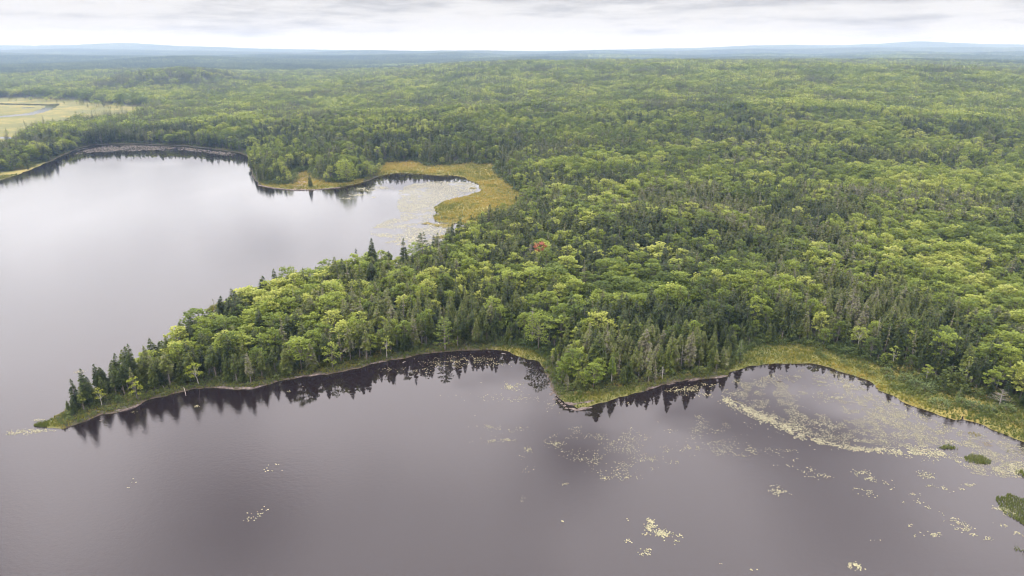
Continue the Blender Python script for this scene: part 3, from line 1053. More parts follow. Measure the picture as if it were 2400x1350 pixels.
solo = np.zeros(nf, bool)
for con in (True, False):
    cand = np.where((F['con'] == con) & inframe)[0]
    cand = cand[np.argsort(F['r'][cand])][:300]
    solo[cand] = True
    parts = con_parts if con else dec_parts
    protos = {}
    for i in cand:
        v = int(F['var'][i] % len(parts))
        if con and F['d'][i] < 14 and F['bm'][i] < -2 and v in (1, 7):
            v = (3, 6)[v == 7]
        name = 'spruce_tree' if con else 'broadleaf_tree'
        lab = adjective(con, F['t'][i], F['s'][i], v) + ' ' + place_words(PX[i], PY[i], F['d'][i])
        if len(lab.split()) > 16:
            lab = lab.replace(' tree ', ' ', 1).replace(' the ', ' ')
        t_ = float(F['t'][i])
        rt = add(name, None, loc=(F['x'][i], F['y'][i], F['z'][i]), rot=(rnd(-.04, .04), rnd(-.04, .04), F['rz'][i]),
                 scale=(F['sx'][i], F['sx'][i], F['sz'][i]))
        tag(rt, lab, 'tree', 'spruces of the near forest' if con else 'broadleaf trees of the near forest')
        if v not in protos:
            tr = add('trunk', parts[v][0], rt)
            cr = add('crown', parts[v][1], rt)
            protos[v] = (tr, cr)
        else:
            tr, cr = protos[v][0].copy(), protos[v][1].copy()
            COL.objects.link(tr)
            COL.objects.link(cr)
            tr.parent = rt
            cr.parent = rt
        cr['tint'] = t_

rest = ~solo
con_coll = source_collection('spruce_kind', [both('spruce', a, b, M_BARK, M_CON) for a, b in CON])
dec_coll = source_collection('broadleaf_kind', [both('broadleaf', a, b, M_BARK, M_LEAF) for a, b in DEC])
# lighter versions for the forest further off
CONL = [conifer(h=12, r=r_, cb=.12, step=.85, nb=5, ragged=.2, side=False) for r_ in (1.6, 2.0, 1.9, 2.3)]
DECL = [broadleaf(h=10, r=r_, nclump=13, leaves=13, size=1.05) for r_ in (3.0, 3.4, 3.8, 2.7)]
conl_coll = source_collection('far_spruce_kind', [both('far_spruce', a, b, M_BARK, M_CON) for a, b in CONL])
decl_coll = source_collection('far_broadleaf_kind', [both('far_broadleaf', a, b, M_BARK, M_LEAF) for a, b in DECL])

ids = {}
for key, con, coll, nv, lab in [('spruce_forest', True, (con_coll, conl_coll), (9, 4), 'dark spruces of the forest beyond the front rows'),
                                ('broadleaf_forest', False, (dec_coll, decl_coll), (6, 4), 'bright green broadleaf trees of the forest beyond the front rows')]:
    meshes = list(coll[0].objects) + list(coll[1].objects)
    allc = source_collection(key, [o.data for o in meshes])
    k = rest & (F['con'] == con)
    far = F['r'][k] > 720
    idx = np.where(far, nv[0] + F['var'][k] % nv[1], F['var'][k] % nv[0])
    n = k.sum()
    rot = np.stack([R.uniform(-.05, .05, n), R.uniform(-.05, .05, n), F['rz'][k]], 1)
    scl = np.stack([F['sx'][k], F['sx'][k], F['sz'][k]], 1)
    scatter_object(key, np.stack([F['x'][k], F['y'][k], F['z'][k]], 1), idx, rot, scl, F['t'][k], allc, lab)

# distant woods: stands of trees
def clump(sz, ntree, pcon, q):
    mb = MB()
    for i in range(ntree):
        x, y = rnd(-sz, sz) * .5, rnd(-sz, sz) * .5
        con = R.rand() < pcon
        s = rnd(.75, 1.25)
        val = R.rand()
        if con:
            h, r = 12 * s, 2.4 * s * q
            for L in range(4):
                zb, zt = h * (.08 + .23 * L), h * min(1, .42 + .23 * L)
                rr = r * (1 - L * .22)
                a0 = rnd(0, 6)
                for k in range(5):
                    a = a0 + k * 1.2566
                    mb.face([(x, y, zt), (x + rr * rnd(.7, 1.1) * math.cos(a), y + rr * rnd(.7, 1.1) * math.sin(a), zb - rnd(0, .5)),
                             (x + rr * rnd(.7, 1.1) * math.cos(a + .95), y + rr * rnd(.7, 1.1) * math.sin(a + .95), zb - rnd(0, .5))], min(1, max(0, val + rnd(-.2, .2))), 0)
        else:
            h, r = 10 * s, 3.6 * s * q
            for k in range(26):
                o = Vector((R.normal(), R.normal(), abs(R.normal()) + .1))
                o.normalize()
                p = Vector((x + o.x * r * .8, y + o.y * r * .8, h * .5 + o.z * h * .42))
                b = math.atan2(o.y, o.x) + rnd(-.6, .6)
                spray(mb, p, (math.cos(b), math.sin(b), rnd(-.2, .4)), 1.9 * q, 1.9 * q, .3, rnd(-.6, .6), min(1, max(0, val + rnd(-.2, .2))), 1, side=False)
    return mb.mesh('stand', [M_CON, M_LEAF])


stands = source_collection('distant_forest', [clump(34, 26, p, 1.25) for p in (.95, .85, .6, .45, .25, .1)])
xs, ys, ss = [], [], []
for r0, r1, s, sc in ((2300, 4200, 27, 1.0), (4200, 8000, 44, 1.7), (8000, 14300, 80, 2.6)):
    a, b = cells(r0, r1, s)
    xs.append(a); ys.append(b); ss.append(np.full(len(a), sc))
xs, ys, ss = np.concatenate(xs), np.concatenate(ys), np.concatenate(ss)
zs = height(xs, ys)
n = len(xs)
sp = fbm(xs, ys, 380, 71, 4) * 2.0 + R.uniform(-.3, .3, n) + .25 + .25 * sstep(3000, 5000, ys) + .7 * np.exp(-((xs - azx(400, 3150)) / 330) ** 2 - ((ys - 3150) / 420) ** 2) + .4 * (xs < azx(900, 3000) * ys / 3000)
idx = np.clip(((.9 - sp) / 1.8 * 6), 0, 5).astype(int)
scatter_object('distant_forest', np.stack([xs, ys, zs - 1.0], 1), idx, np.stack([np.zeros(n), np.zeros(n), R.uniform(0, 6.28, n)], 1),
               np.stack([ss, ss, np.minimum(ss, 1.25) * R.uniform(.8, 1.15, n)], 1), np.clip(.28 + .4 * fbm(xs, ys, 300, 131, 3) + R.normal(0, .1, n), 0, 1),
               stands, 'far woods covering the hills to the horizon')

# ------------------------------------------------------------------ shoreline shrubs and marsh sedge
x, y = cells(88, 330, 1.05)
x2, y2 = cells(330, 760, 1.9)
x, y = np.concatenate([x, x2]), np.concatenate([y, y2])
d = land_d(x, y)
bm = bog_m(x, y)
k = (d > .45) & (((d < 7.5) & (bm < 1.0)) | ((bm > -5) & (bm < .3)) | ((d < 14) & (R.rand(len(x)) < .35) & (bm < 0)) | ((bm > 0) & (d > 3) & (y < 330) & (R.rand(len(x)) < .09 + .40 * (fbm(x, y, 9, 181, 3) > .15))))
x, y, d, bm = x[k], y[k], d[k], bm[k]
n = len(x)
s = R.uniform(.55, 1.25, n) * (.55 + .6 * sstep(1, 6, d)) * np.where(bm > 0, .8, 1) * np.where(y > 330, 1.7, 1)
shr = source_collection('shrub_kind', [bush(.8, .9, 70, .32).mesh('shrub', [M_SHRUB]), bush(.9, 1.3, 90, .34).mesh('shrub', [M_SHRUB]), bush(1.1, .8, 90, .3).mesh('shrub', [M_SHRUB])])
scatter_object('shoreline_shrubs', np.stack([x, y, height(x, y, d)], 1), R.randint(0, 3, n), np.stack([np.zeros(n), np.zeros(n), R.uniform(0, 6.28, n)], 1),
               np.stack([s, s, s * R.uniform(.8, 1.3, n)], 1), np.clip(.42 + .4 * fbm(x, y, 12, 141, 2) + R.normal(0, .18, n) - .1 * (d > 5), 0, 1), shr,
               'low green and rusty shrubs fringing the shore')

x, y = cells(88, 560, .62)
d = land_d(x, y)
bm = bog_m(x, y)
far = np.hypot(x, y) > 300
k = (d > .12) & ((bm > -.6) | ((d < 2.4) & (y < 330) & (R.rand(len(x)) < .8))) & (~far | (R.rand(len(x)) < .45))
x, y, d, bm, far = x[k], y[k], d[k], bm[k], far[k]
n = len(x)
s = R.uniform(.55, 1.15, n) * (1 + .5 * far) * (1 + .5 * fbm(x, y, 3.0, 191, 2))
sed_c = source_collection('sedge_kind', [tuft(24, .55, .32, .045).mesh('tuft', [M_SEDGE]), tuft(20, .75, .25, .045).mesh('tuft', [M_SEDGE]), tuft(26, .4, .4, .06).mesh('tuft', [M_SEDGE])])
px_, py_ = project(x, y, 0 * x)
gold = np.where((y > 300) & (px_ > 560), .60, .24) + .2 * fbm(x, y, 5, 183, 2) + .30 * (1 - sstep(.5, 5, d)) * (px_ > 1950) * (px_ < 2200) + .32 * fbm(x, y, 16, 151, 3) + R.normal(0, .08, n)
scatter_object('marsh_sedge', np.stack([x, y, height(x, y, d)], 1), R.randint(0, 3, n), np.stack([R.uniform(-.15, .15, n), R.uniform(-.15, .15, n), R.uniform(0, 6.28, n)], 1),
               np.stack([s, s, s], 1), np.clip(gold, 0, 1), sed_c, 'yellow-green and tawny sedge covering the marshes')
print('sedge', n, 'trees', nf, 'stands', len(xs))

# bushes standing singly in the right-hand marsh
for px, py, r_, h_, lab in [
        (2078, 874, 1.2, 1.3, 'leftmost small blue-green bush on the right marsh'), (2084, 888, .9, 1.1, 'low bush just below the leftmost marsh bush'),
        (2120, 892, 1.5, 1.8, 'rounded blue-green bush left of the marsh thicket'), (2146, 908, 1.7, 2.2, 'tallest dark bush of the marsh thicket'),
        (2168, 918, 1.6, 1.9, 'wide grey-green bush at the lower end of the thicket'), (2182, 915, 1.2, 2.3, 'narrow upright bush right of the wide one in the thicket'),
        (2203, 951, 1.9, 1.6, 'broad pale bush in the marsh nearest the stream mouth'), (2253, 947, 1.2, 1.4, 'bluish bush by the thin sapling in the marsh'),
        (2281, 959, 1.7, 1.8, 'large blue-green bush above the stream mouth'), (2322, 966, 1.1, 1.5, 'small round bush right of the stream mouth'),
        (2360, 962, 1.5, 1.4, 'dusky bush below the pinkish leafless shrub'), (2160, 888, 1.1, 1.2, 'small bush at the upper side of the thicket'),
        (1330, 896, 1.6, 1.7, 'round green bush on the left flank of the rocky point'), (1476, 900, 1.9, 2.3, 'large bright green bush near the shore of the point'),
        (1640, 876, 1.6, 1.7, 'yellow-green bush near the bleached tree on the point')]:
    x, y, z = at_px(px, py)
    t_ = thing('marsh_bush', lab, 'bush', (x, y, z), rnd(0, 6), (1, 1, 1), 'bushes standing alone near the shore')
    r_, h_ = r_ * 1.35, h_ * 1.3
    o = build('foliage', bush(r_, h_, int(170 * r_), .36), [M_BLUE if px > 2000 else M_SHRUB], t_)
    o['tint'] = rnd(.3, .8)
    st = MB()
    for q in range(4):
        a = rnd(0, 6.28)
        st.tube([(0, 0, -.2), (math.cos(a) * r_ * .4, math.sin(a) * r_ * .4, h_ * .7)], [.04, .015], 4)
    build('stem', st, [M_BARK], t_)


# ------------------------------------------------------------------ reeds and grassy islets (each a thing)
def reed_bed(px, py, rx, ry, h_, dens, label, tint, islet=False, name='reed_bed'):
    x0, y0 = ground(px, py)
    xa, _ = ground(px + rx, py)
    _, ya = ground(px, py - ry)
    ax_, ay_ = abs(xa - x0), abs(ya - y0)
    mb = MB()
    n_ = int(min(14000, math.pi * ax_ * ay_ * dens * 2.2))
    for i in range(n_):
        a = rnd(0, 6.283)
        edge = .85 + (.22 * math.sin(a * 3 + px) + .15 * math.sin(a * 7 + py)) * (.3 if dens > 20 else 1)
        q = math.sqrt(R.rand()) * edge
        bx, by = math.cos(a) * q * ax_, math.sin(a) * q * ay_
        if vnoise(np.array([bx + px]), np.array([by + py]), 1.6, 5)[0] < (0.0 if dens > 15 else .28):
            continue
        hh = h_ * rnd(.5, 1.2)
        w = .06 if dens > 12 else .055
        b = rnd(0, 6.28)
        lx, ly = rnd(-.25, .25) * hh, rnd(-.25, .25) * hh
        s_ = Vector((math.cos(b) * w, math.sin(b) * w, 0))
        p = Vector((bx, by, .05 if islet else -.1))
        mb.face([p - s_, p + s_, p + Vector((lx, ly, hh))], R.rand())
    root = thing(name, label, 'grass islet' if islet else 'reeds', (x0, y0, 0), group='grassy islets in the bay' if islet else 'reed beds in the lake')
    o = build('blades', mb, [M_SEDGE], root)
    o['tint'] = tint
    o['kind'] = 'stuff'
    if islet:
        bs = MB()
        ring = []
        for k in range(22):
            a = 6.283 * k / 22
            e = (.8 + .25 * math.sin(a * 3 + px) + .15 * math.sin(a * 7 + py)) * 1.03
            ring.append((math.cos(a) * ax_ * e, math.sin(a) * ay_ * e))
        for k in range(22):
            (x1, y1), (x2, y2) = ring[k], ring[(k + 1) % 22]
            bs.face([(x1, y1, -.4), (x2, y2, -.4), (x2 * .9, y2 * .9, .12), (x1 * .9, y1 * .9, .12)])
            bs.face([(x1 * .9, y1 * .9, .12), (x2 * .9, y2 * .9, .12), (0, 0, .2)])
        build('turf', bs, [M_PEAT], root)
    return root


M_PEAT = simple('peat_turf', (0.10, 0.085, 0.03), (0.24, 0.19, 0.06), 1.2, bump=.5)
reed_bed(116, 994, 38, 9, .7, 26, 'bright green reeds in the water off the tip of the peninsula', .12)
reed_bed(160, 992, 22, 8, .7, 14, 'thin olive reeds joining the rocks to the green tip reeds', .35)
reed_bed(512, 722, 22, 11, 1.3, 14, 'olive-gold reeds in the lake behind the peninsula', .42)
reed_bed(452, 768, 22, 6, 1.0, 3, 'sparse brownish reeds trailing along the back shore of the peninsula', .5)
reed_bed(2291, 1077, 34, 13, .55, 22, 'dense olive green reed islet among the lily pads at right', .12)
reed_bed(2222, 1049, 22, 5, .7, 18, 'thin strip of reeds left of the dense olive islet', .12)
reed_bed(2406, 1205, 54, 56, .45, 24, 'big reed bed cut by the right edge of the picture', .12)
reed_bed(2412, 1300, 24, 34, .5, 6, 'thin reeds below the big bed at the right edge', .15)
reed_bed(2400, 1112, 14, 12, .9, 12, 'small reed clump on the right edge above the big bed', .15)
reed_bed(2283, 1018, 16, 7, .35, 12, 'low brown-green weed mat below the stream mouth', .6)
reed_bed(2312, 1042, 16, 9, .25, 9, 'low reddish weed mat between the marsh and the olive islet', .95)
reed_bed(2372, 1058, 16, 5, .35, 7, 'faint weed patch near the right edge below the marsh', .5)
reed_bed(1042, 528.5, 28, 5, .5, 8, 'long yellow grass islet just off the far marsh', .55, True, 'grass_islet')
reed_bed(1002, 524, 13, 2.6, .5, 8, 'small round grass islet left of the long yellow islet', .5, True, 'grass_islet')
reed_bed(1040, 556, 26, 4, .5, 8, 'grass islet close behind the dark pine', .5, True, 'grass_islet')
reed_bed(1108, 441, 9, 1.6, .4, 6, 'tiny grass islet at the back of the far bay', .5, True, 'grass_islet')
reed_bed(2067, 909, 15, 7, .4, 26, 'rusty round grass islet touching the right marsh', .75, True, 'grass_islet')


# ------------------------------------------------------------------ rocks and logs
def ledge(pts, w, h_, label, m_=None, name='rock_ledge'):
    P = [Vector((*ground(*p), 0)) for p in pts]
    Q = []
    for a, b in zip(P[:-1], P[1:]):
        n_ = max(1, int((b - a).length / .9))
        for k in range(n_):
            Q.append(a.lerp(b, k / n_))
    Q.append(P[-1])
    o0 = Q[len(Q) // 2].copy()
    mb = MB()
    rows = []
    for i, q in enumerate(Q):
        t = (Q[min(i + 1, len(Q) - 1)] - Q[max(i - 1, 0)]).normalized()
        s_ = Vector((-t.y, t.x, 0))
        if s_.y < 0:
            s_ = -s_
        e = min(1, .25 + min(i, len(Q) - 1 - i) * .5)
        ww = w * .75 * e * rnd(.6, 1.25)
        hh = h_ * e
        prof = [(-1.0, -.3), (-.85, .25 * hh), (-.35, hh * rnd(.7, 1.1)), (.3, hh * rnd(.8, 1.25)), (1.0, hh * rnd(.5, .9)), (1.5, -.2)]
        rows.append([q - o0 + s_ * (u * ww + rnd(-.12, .12)) + Vector((0, 0, v + (rnd(-.05, .05) if v > 0 else 0))) for u, v in prof])
    for a, b in zip(rows[:-1], rows[1:]):
        for k in range(5):
            mb.face([a[k], b[k], b[k + 1], a[k + 1]])
    for rr in (rows[0], rows[-1]):
        mb.face(rr)
    o = build(name, mb, [m_ or M_ROCK], loc=tuple(o0))
    return tag(o, label, 'rock')


ledge([(258, 963), (285, 964), (310, 957), (332, 946)], .55, .28, 'grey rock ledge at the waterline just right of the tip')
ledge([(500, 907), (545, 911), (590, 911), (622, 903)], .5, .3, 'long pinkish rock ledge on the left shore below the white-trunked birch')
ledge([(655, 890), (700, 884), (740, 879), (780, 874)], .45, .28, 'narrow pale rock ledge below the round pale maple')
ledge([(868, 853), (890, 849), (906, 847)], .5, .3, 'short brown rock at the waterline left of the dark cove')
ledge([(1322, 945), (1345, 949), (1376, 946), (1398, 938)], .75, .45, 'upper flat rock slab at the end of the rocky point')
ledge([(1334, 957), (1352, 962), (1388, 955)], .6, .3, 'lower flat rock slab lapped by the water at the end of the point')
ledge([(1512, 913), (1530, 909), (1548, 904)], .45, .3, 'small pale rock on the right shore of the rocky point')
ledge([(1562, 903), (1583, 898)], .45, .3, 'pinkish boulder right of the small pale rock')
ledge([(1612, 894), (1632, 890), (1648, 886)], .5, .4, 'rounded pale rock ledge midway along the right shore of the point')
ledge([(1672, 887), (1690, 884), (1706, 880)], .45, .3, 'last pale rock ledge before the sedge marsh')
ledge([(124, 986), (140, 976), (152, 966), (164, 957)], .5, .45, 'brown rock bank on the lake side of the tip')
ledge([(604, 434), (640, 441), (690, 446), (740, 445), (800, 440)], .7, .35, 'long beige rock rim along the far headland')
ledge([(704, 424), (712, 421)], .9, .5, 'white boulder in the sandy clearing on the far headland', M_WHITE)


def boulder(px, py, r_, label, m_, zoff=0.0):
    x, y = ground(px, py)
    mb = MB()
    nu, nv = 7, 4
    jit = [[rnd(.75, 1.2) for _ in range(nu)] for _ in range(nv + 1)]
    V_ = []
    for j in range(nv + 1):
        ph = math.pi * .5 * j / nv
        V_.append([Vector((math.cos(6.283 * i / nu) * math.cos(ph) * r_ * jit[j][i], math.sin(6.283 * i / nu) * math.cos(ph) * r_ * .8 * jit[j][i], math.sin(ph) * r_ * .45 - .12 * r_)) for i in range(nu)])
    for j in range(nv):
        for i in range(nu):
            mb.face([V_[j][i], V_[j][(i + 1) % nu], V_[j + 1][(i + 1) % nu], V_[j + 1][i]])
    mb.face([v - Vector((0, 0, .35)) for v in V_[0]][::-1])
    for i in range(nu):
        a, b = V_[0][i], V_[0][(i + 1) % nu]
        dn = Vector((0, 0, .35))
        mb.face([a - dn, b - dn, b, a])
    return tag(build('boulder', mb, [m_], loc=(x, y, zoff), rot=(0, 0, rnd(0, 6))), label, 'rock')


boulder(1827, 893, .8, 'dark rock in the open water of the right bay', M_DROCK)
boulder(1731, 941, .5, 'small dark rock in the lily pads off the rocky point', M_DROCK)
boulder(238, 985, .5, 'pale little rock in the dark water below the tip', M_DROCK)
rub = [(1283, 876), (1285, 884), (1284, 891), (1287, 899), (1289, 907), (1293, 914), (1296, 921), (1301, 928), (1306, 935), (1311, 940), (1317, 946), (1323, 951), (1291, 924), (1299, 936), (1282, 868), (1328, 957)]
for i, (a, b) in enumerate(rub):
    o = boulder(a, b, rnd(.3, .6), 'brown shoreline stone in the row along the left side of the rocky point', M_ROCK)
    o['group'] = 'stones along the left side of the rocky point'


def log(p0, p1, r_, label, m_=None, z0=.08, z1=.12, name='fallen_log'):
    a, b = Vector((*ground(*p0), z0)), Vector((*ground(*p1), z1))
    mb = MB()
    c_ = (a + b) / 2
    mb.tube([a - c_, (a + b) / 2 - c_ + Vector((0, .08, .05)), b - c_], [r_, r_ * .85, r_ * .5], 7)
    mb.f.append(tuple(range(6, -1, -1))); mb.a.append(.5); mb.m.append(0)
    o = build(name, mb, [m_ or M_BIRCH], loc=tuple(c_))
    return tag(o, label, 'log')


log((1203, 824), (1223, 825), .16, 'pale drift log lying on the narrow grass beach of the cove')
log((1176, 829), (1186, 831), .12, 'short rusty log in the dark water of the cove', M_DEAD)
log((944, 851), (951, 848), .12, 'tiny orange-brown drift log beside the cove bank', M_DEAD)
log((383, 912), (389, 922), .09, 'broken bleached trunk sloping into the water on the left shore', M_DEAD, 1.0, .05)
log((432, 915), (436, 928), .06, 'thin white dead stem dipping into the dark water', None, 0.8, 0.0)
log((190, 985), (200, 973), .07, 'thin pale branch lying over the rocks of the tip', None, .3, .5)
log((1722, 938), (1738, 943), .07, 'dark waterlogged branch afloat beyond the rocky point', M_DROCK)

# ------------------------------------------------------------------ lily pads
def pad_mesh(name, P, rads_, label):
    """P: n x 2 points; every pad is a notched seven-sided leaf lying on the water"""
    n_ = len(P)
    k = 7
    a = np.linspace(.25, 6.03, k)[None, :] + R.uniform(0, 6.28, (n_, 1))
    rr = .82 * np.asarray(rads_)[:, None] * R.uniform(.8, 1.15, (n_, k))
    vx = P[:, 0:1] + np.cos(a) * rr
    vy = P[:, 1:2] + np.sin(a) * rr
    vz = np.full((n_, k), .012) + R.uniform(0, .02, (n_, 1)) + R.uniform(0, .012, (n_, k))
    V_ = np.stack([vx, vy, vz], 2).reshape(-1, 3)
    Fc = np.arange(n_ * k).reshape(n_, k)
    o = add(name, new_mesh(name, V_, Fc, [M_PAD], None, np.clip(R.normal(.48, .27, n_), 0, 1)))
    return tag(o, label, kind='stuff')


def in_poly(pix, dens, thr, nscale=1.6, seed=5, falloff=0.0):
    g = np.array(G(pix))
    x0, y0 = g.min(0)
    x1, y1 = g.max(0)
    n_ = int((x1 - x0) * (y1 - y0) * dens)
    x = R.uniform(x0, x1, n_)
    y = R.uniform(y0, y1, n_)
    s_ = sdf(g, x, y) + fbm(x, y, 6, seed + 3, 3) * 1.6
    k = (s_ > 0) & (land_d(x, y) < -.1)
    x, y = x[k], y[k]
    v = fbm(x, y, nscale, seed, 4) * .5 + .5
    w = fbm(x, y, nscale * 6, seed + 9, 2) * .25
    k = (v + w + R.uniform(-.1, .1, len(x))) > thr
    return np.stack([x[k], y[k]], 1)


def band(pix, width, dens, core=1.0):
    g = [Vector(p) for p in G(pix)]
    out = []
    for a, b, w0, w1 in zip(g[:-1], g[1:], width[:-1], width[1:]):
        L = (b - a).length
        t = (b - a) / L
        s_ = Vector((-t.y, t.x))
        n_ = int(L * (w0 + w1) * dens)
        for i in range(n_):
            u = R.rand()
            w = w0 + (w1 - w0) * u
            p = a.lerp(b, u) + s_ * R.normal() * w * .55
            out.append((p.x, p.y))
    P = np.array(out)
    v = fbm(P[:, 0], P[:, 1], 1.8, 44, 3)
    P = P[v > -.30 + .1 * R.rand(len(P))]
    return P[land_d(P[:, 0], P[:, 1]) < -.1]


def spots(lst, dens=9):
    out = []
    for px, py, rx, ry, f in lst:
        x0, y0 = ground(px, py)
        ax_ = abs(ground(px + rx, py)[0] - x0)
        ay_ = abs(ground(px, py - ry)[1] - y0)
        n_ = max(4, int(ax_ * ay_ * 3.14 * dens * f))
        g = R.normal(size=(n_ * 2, 2)) * .5
        x, y = x0 + g[:, 0] * ax_, y0 + g[:, 1] * ay_
        v = fbm(x, y, 1.1, int(px) % 50, 3)
        k = (v > -.05) if f < .9 else (v > -.25)
        out.append(np.stack([x[k], y[k]], 1))
    return np.concatenate(out)


# the bright line of pads in the right bay
P1 = band([(1695, 935), (1750, 962), (1800, 985), (1845, 1000), (1865, 1018), (1920, 1036), (1960, 1046), (2050, 1056), (2110, 1060), (2165, 1060), (2215, 1062)],
          [1.4, 2.0, 2.4, 2.0, 1.8, 1.3, 1.0, 1.0, 1.9, 2.8, 1.0], 16)
pad_mesh('lily_pads', P1, R.uniform(.10, .19, len(P1)), 'bright curved line of lily pads across the right bay')
# thin cover between that line and the marsh
P2 = in_poly([(1690, 925), (1720, 890), (1900, 862), (1960, 872), (2040, 902), (2110, 942), (2240, 992), (2300, 1002), (2420, 1048), (2420, 1120), (2330, 1100),
              (2240, 1090), (2215, 1058), (2100, 1056), (1960, 1042), (1850, 1012)], 20, .57, 2.2, 5)
P2b = in_poly([(1920, 880), (2010, 905), (2100, 945), (2240, 1000), (2400, 1050), (2400, 1120), (2280, 1110), (2235, 1085), (2200, 1050), (2000, 1035), (2050, 980)], 24, .47, 1.5, 15)
P2 = np.concatenate([P2, P2b])
pad_mesh('lily_pads', P2, R.uniform(.05, .115, len(P2)), 'thin pale scatter of lily pads between the bright line and the right marsh')
P3 = in_poly([(2235, 1075), (2300, 1100), (2400, 1080), (2400, 1112), (2330, 1112), (2270, 1110)], 16, .42, 1.2, 25)
P3 = np.concatenate([P3, spots([(1960, 930, 38, 10, .5), (1985, 905, 24, 7, .6), (1925, 896, 16, 5, .6), (1925, 1000, 30, 12, .5)], 10)])
pad_mesh('lily_pads', P3, R.uniform(.09, .16, len(P3)), 'lily pads around the olive reed islet and the marsh edge')
# loose clusters off the point
P4 = in_poly([(1270, 1040), (1330, 1005), (1500, 990), (1650, 970), (1760, 990), (1880, 1040), (1960, 1065), (1850, 1075), (1640, 1075), (1480, 1110), (1330, 1080)], 7, .60, 2.6, 35)
P4b = spots([(1150, 1000, 28, 6, .5), (1190, 1008, 38, 7, .4), (1221, 1002, 14, 4, 1.1), (1165, 1032, 40, 8, .5), (1190, 1032, 20, 5, .8), (1238, 1054, 13, 6, .9), (1228, 1068, 12, 6, .4),
             (1300, 1040, 22, 6, .9), (1370, 1070, 50, 16, .35), (1460, 1118, 36, 8, .5), (1420, 1121, 14, 5, .9), (1440, 1105, 50, 10, .25), (1620, 1048, 26, 8, .5), (1325, 1135, 16, 3, 1.0),
             (1515, 1078, 20, 6, .4), (1750, 1050, 30, 10, .3), (1810, 1060, 16, 8, .3), (1235, 1100, 30, 10, .08), (1225, 1170, 6, 10, .25)], 9)
P4 = np.concatenate([P4, P4b])
pad_mesh('lily_pads', P4, R.uniform(.05, .13, len(P4)), 'loose lily pad clusters scattered off the rocky point')
# right-hand lower clusters
P5 = spots([(2020, 1110, 20, 11, .55), (2040, 1122, 14, 8, .6), (2080, 1137, 18, 9, .8), (2022, 1150, 20, 10, .35), (2045, 1160, 18, 8, .3), (2140, 1160, 16, 4, .6), (2140, 1178, 22, 6, .7), (2170, 1190, 12, 5, .6),
            (2160, 1112, 26, 8, .5), (2185, 1118, 14, 6, .5), (2175, 1138, 18, 3, .9), (2215, 1145, 16, 8, .5), (2270, 1136, 14, 3, .9), (2253, 1147, 7, 3, .9), (2205, 1205, 16, 6, .5), (2240, 1225, 26, 12, .4),
            (2262, 1238, 26, 8, .5), (2281, 1252, 8, 4, .9), (2315, 1263, 11, 5, .9), (2193, 1252, 18, 5, .9), (2131, 1232, 8, 4, .6), (2350, 1195, 24, 8, 1.3), (2372, 1206, 16, 6, 1.1), (2362, 1232, 16, 6, .6),
            (2385, 1250, 10, 5, .9), (1900, 1105, 22, 10, .35), (1850, 1090, 10, 4, .7), (1925, 1117, 22, 6, .6), (1865, 1077, 14, 5, .5), (1815, 1090, 10, 3, .4), (2155, 1255, 30, 10, .12), (2052, 1263, 18, 6, .15)], 10)
pad_mesh('lily_pads', P5, R.uniform(.09, .16, len(P5)), 'small yellowish lily pad clusters in the lower right of the lake')
P6 = spots([(1524, 1222, 9, 8, 1.3), (1528, 1238, 14, 9, 1.4), (1552, 1250, 22, 9, 1.4), (1578, 1260, 18, 9, 1.2), (1592, 1272, 5, 4, 1.3), (1512, 1252, 8, 4, .6), (1540, 1268, 10, 4, .5),
            (1510, 1300, 20, 12, .35), (1520, 1289, 10, 4, .7), (1500, 1302, 6, 6, .6), (2004, 1328, 18, 9, 1.4), (1762, 1336, 8, 2, .8), (1460, 1215, 12, 8, .3), (1470, 1268, 10, 5, .5), (1820, 1150, 30, 14, .2),
            (1890, 1218, 4, 2, .8), (605, 1205, 26, 14, .14), (590, 1215, 18, 6, .14), (640, 1095, 30, 12, .08), (770, 1128, 4, 3, .3), (300, 1140, 16, 12, .06), (1686, 1325, 10, 6, .3), (1317, 1222, 3, 2, .5)], 12)
pad_mesh('lily_pads', P6, R.uniform(.11, .18, len(P6)), 'dense yellow lily pad cluster and its outliers at the bottom of the picture')
# cove and under the left shore
P7 = spots([(1100, 842, 60, 10, .30), (1050, 850, 60, 12, .22), (1160, 850, 50, 12, .18), (980, 868, 40, 8, .25), (1205, 905, 26, 9, .8), (1195, 908, 16, 6, 1.0), (1110, 975, 5, 3, .6), (1000, 987, 4, 3, .4), (1130, 896, 10, 4, .3),
            (905, 865, 20, 6, .3), (720, 907, 10, 3, .5), (675, 917, 8, 3, .8), (720, 905, 6, 2, .8), (460, 953, 7, 3, .9), (230, 984, 10, 3, .8), (312, 966, 12, 2, .4), (1215, 935, 60, 14, .12), (1290, 950, 30, 16, .12), (1120, 930, 60, 16, .04),
            (1610, 912, 34, 7, .9), (1660, 903, 24, 6, .7), (1580, 916, 20, 5, .6), (1480, 945, 40, 5, .12), (1640, 925, 40, 6, .5)], 8)
pad_mesh('lily_pads', P7, R.uniform(.09, .16, len(P7)), 'yellow lily pads floating in the dark tree reflections of the cove')
P8 = np.concatenate([spots([(60, 1012, 34, 6, .9), (90, 1010, 24, 4, 1.0), (85, 985, 22, 3, .7), (30, 1016, 16, 5, .7), (185, 872, 14, 5, .5), (130, 1008, 30, 3, .5)], 9),
                     spots([(1010, 1200, 3, 2, .5)], 9)])
pad_mesh('lily_pads', P8, R.uniform(.10, .17, len(P8)), 'pale lily pads around the reeds off the tip of the peninsula')
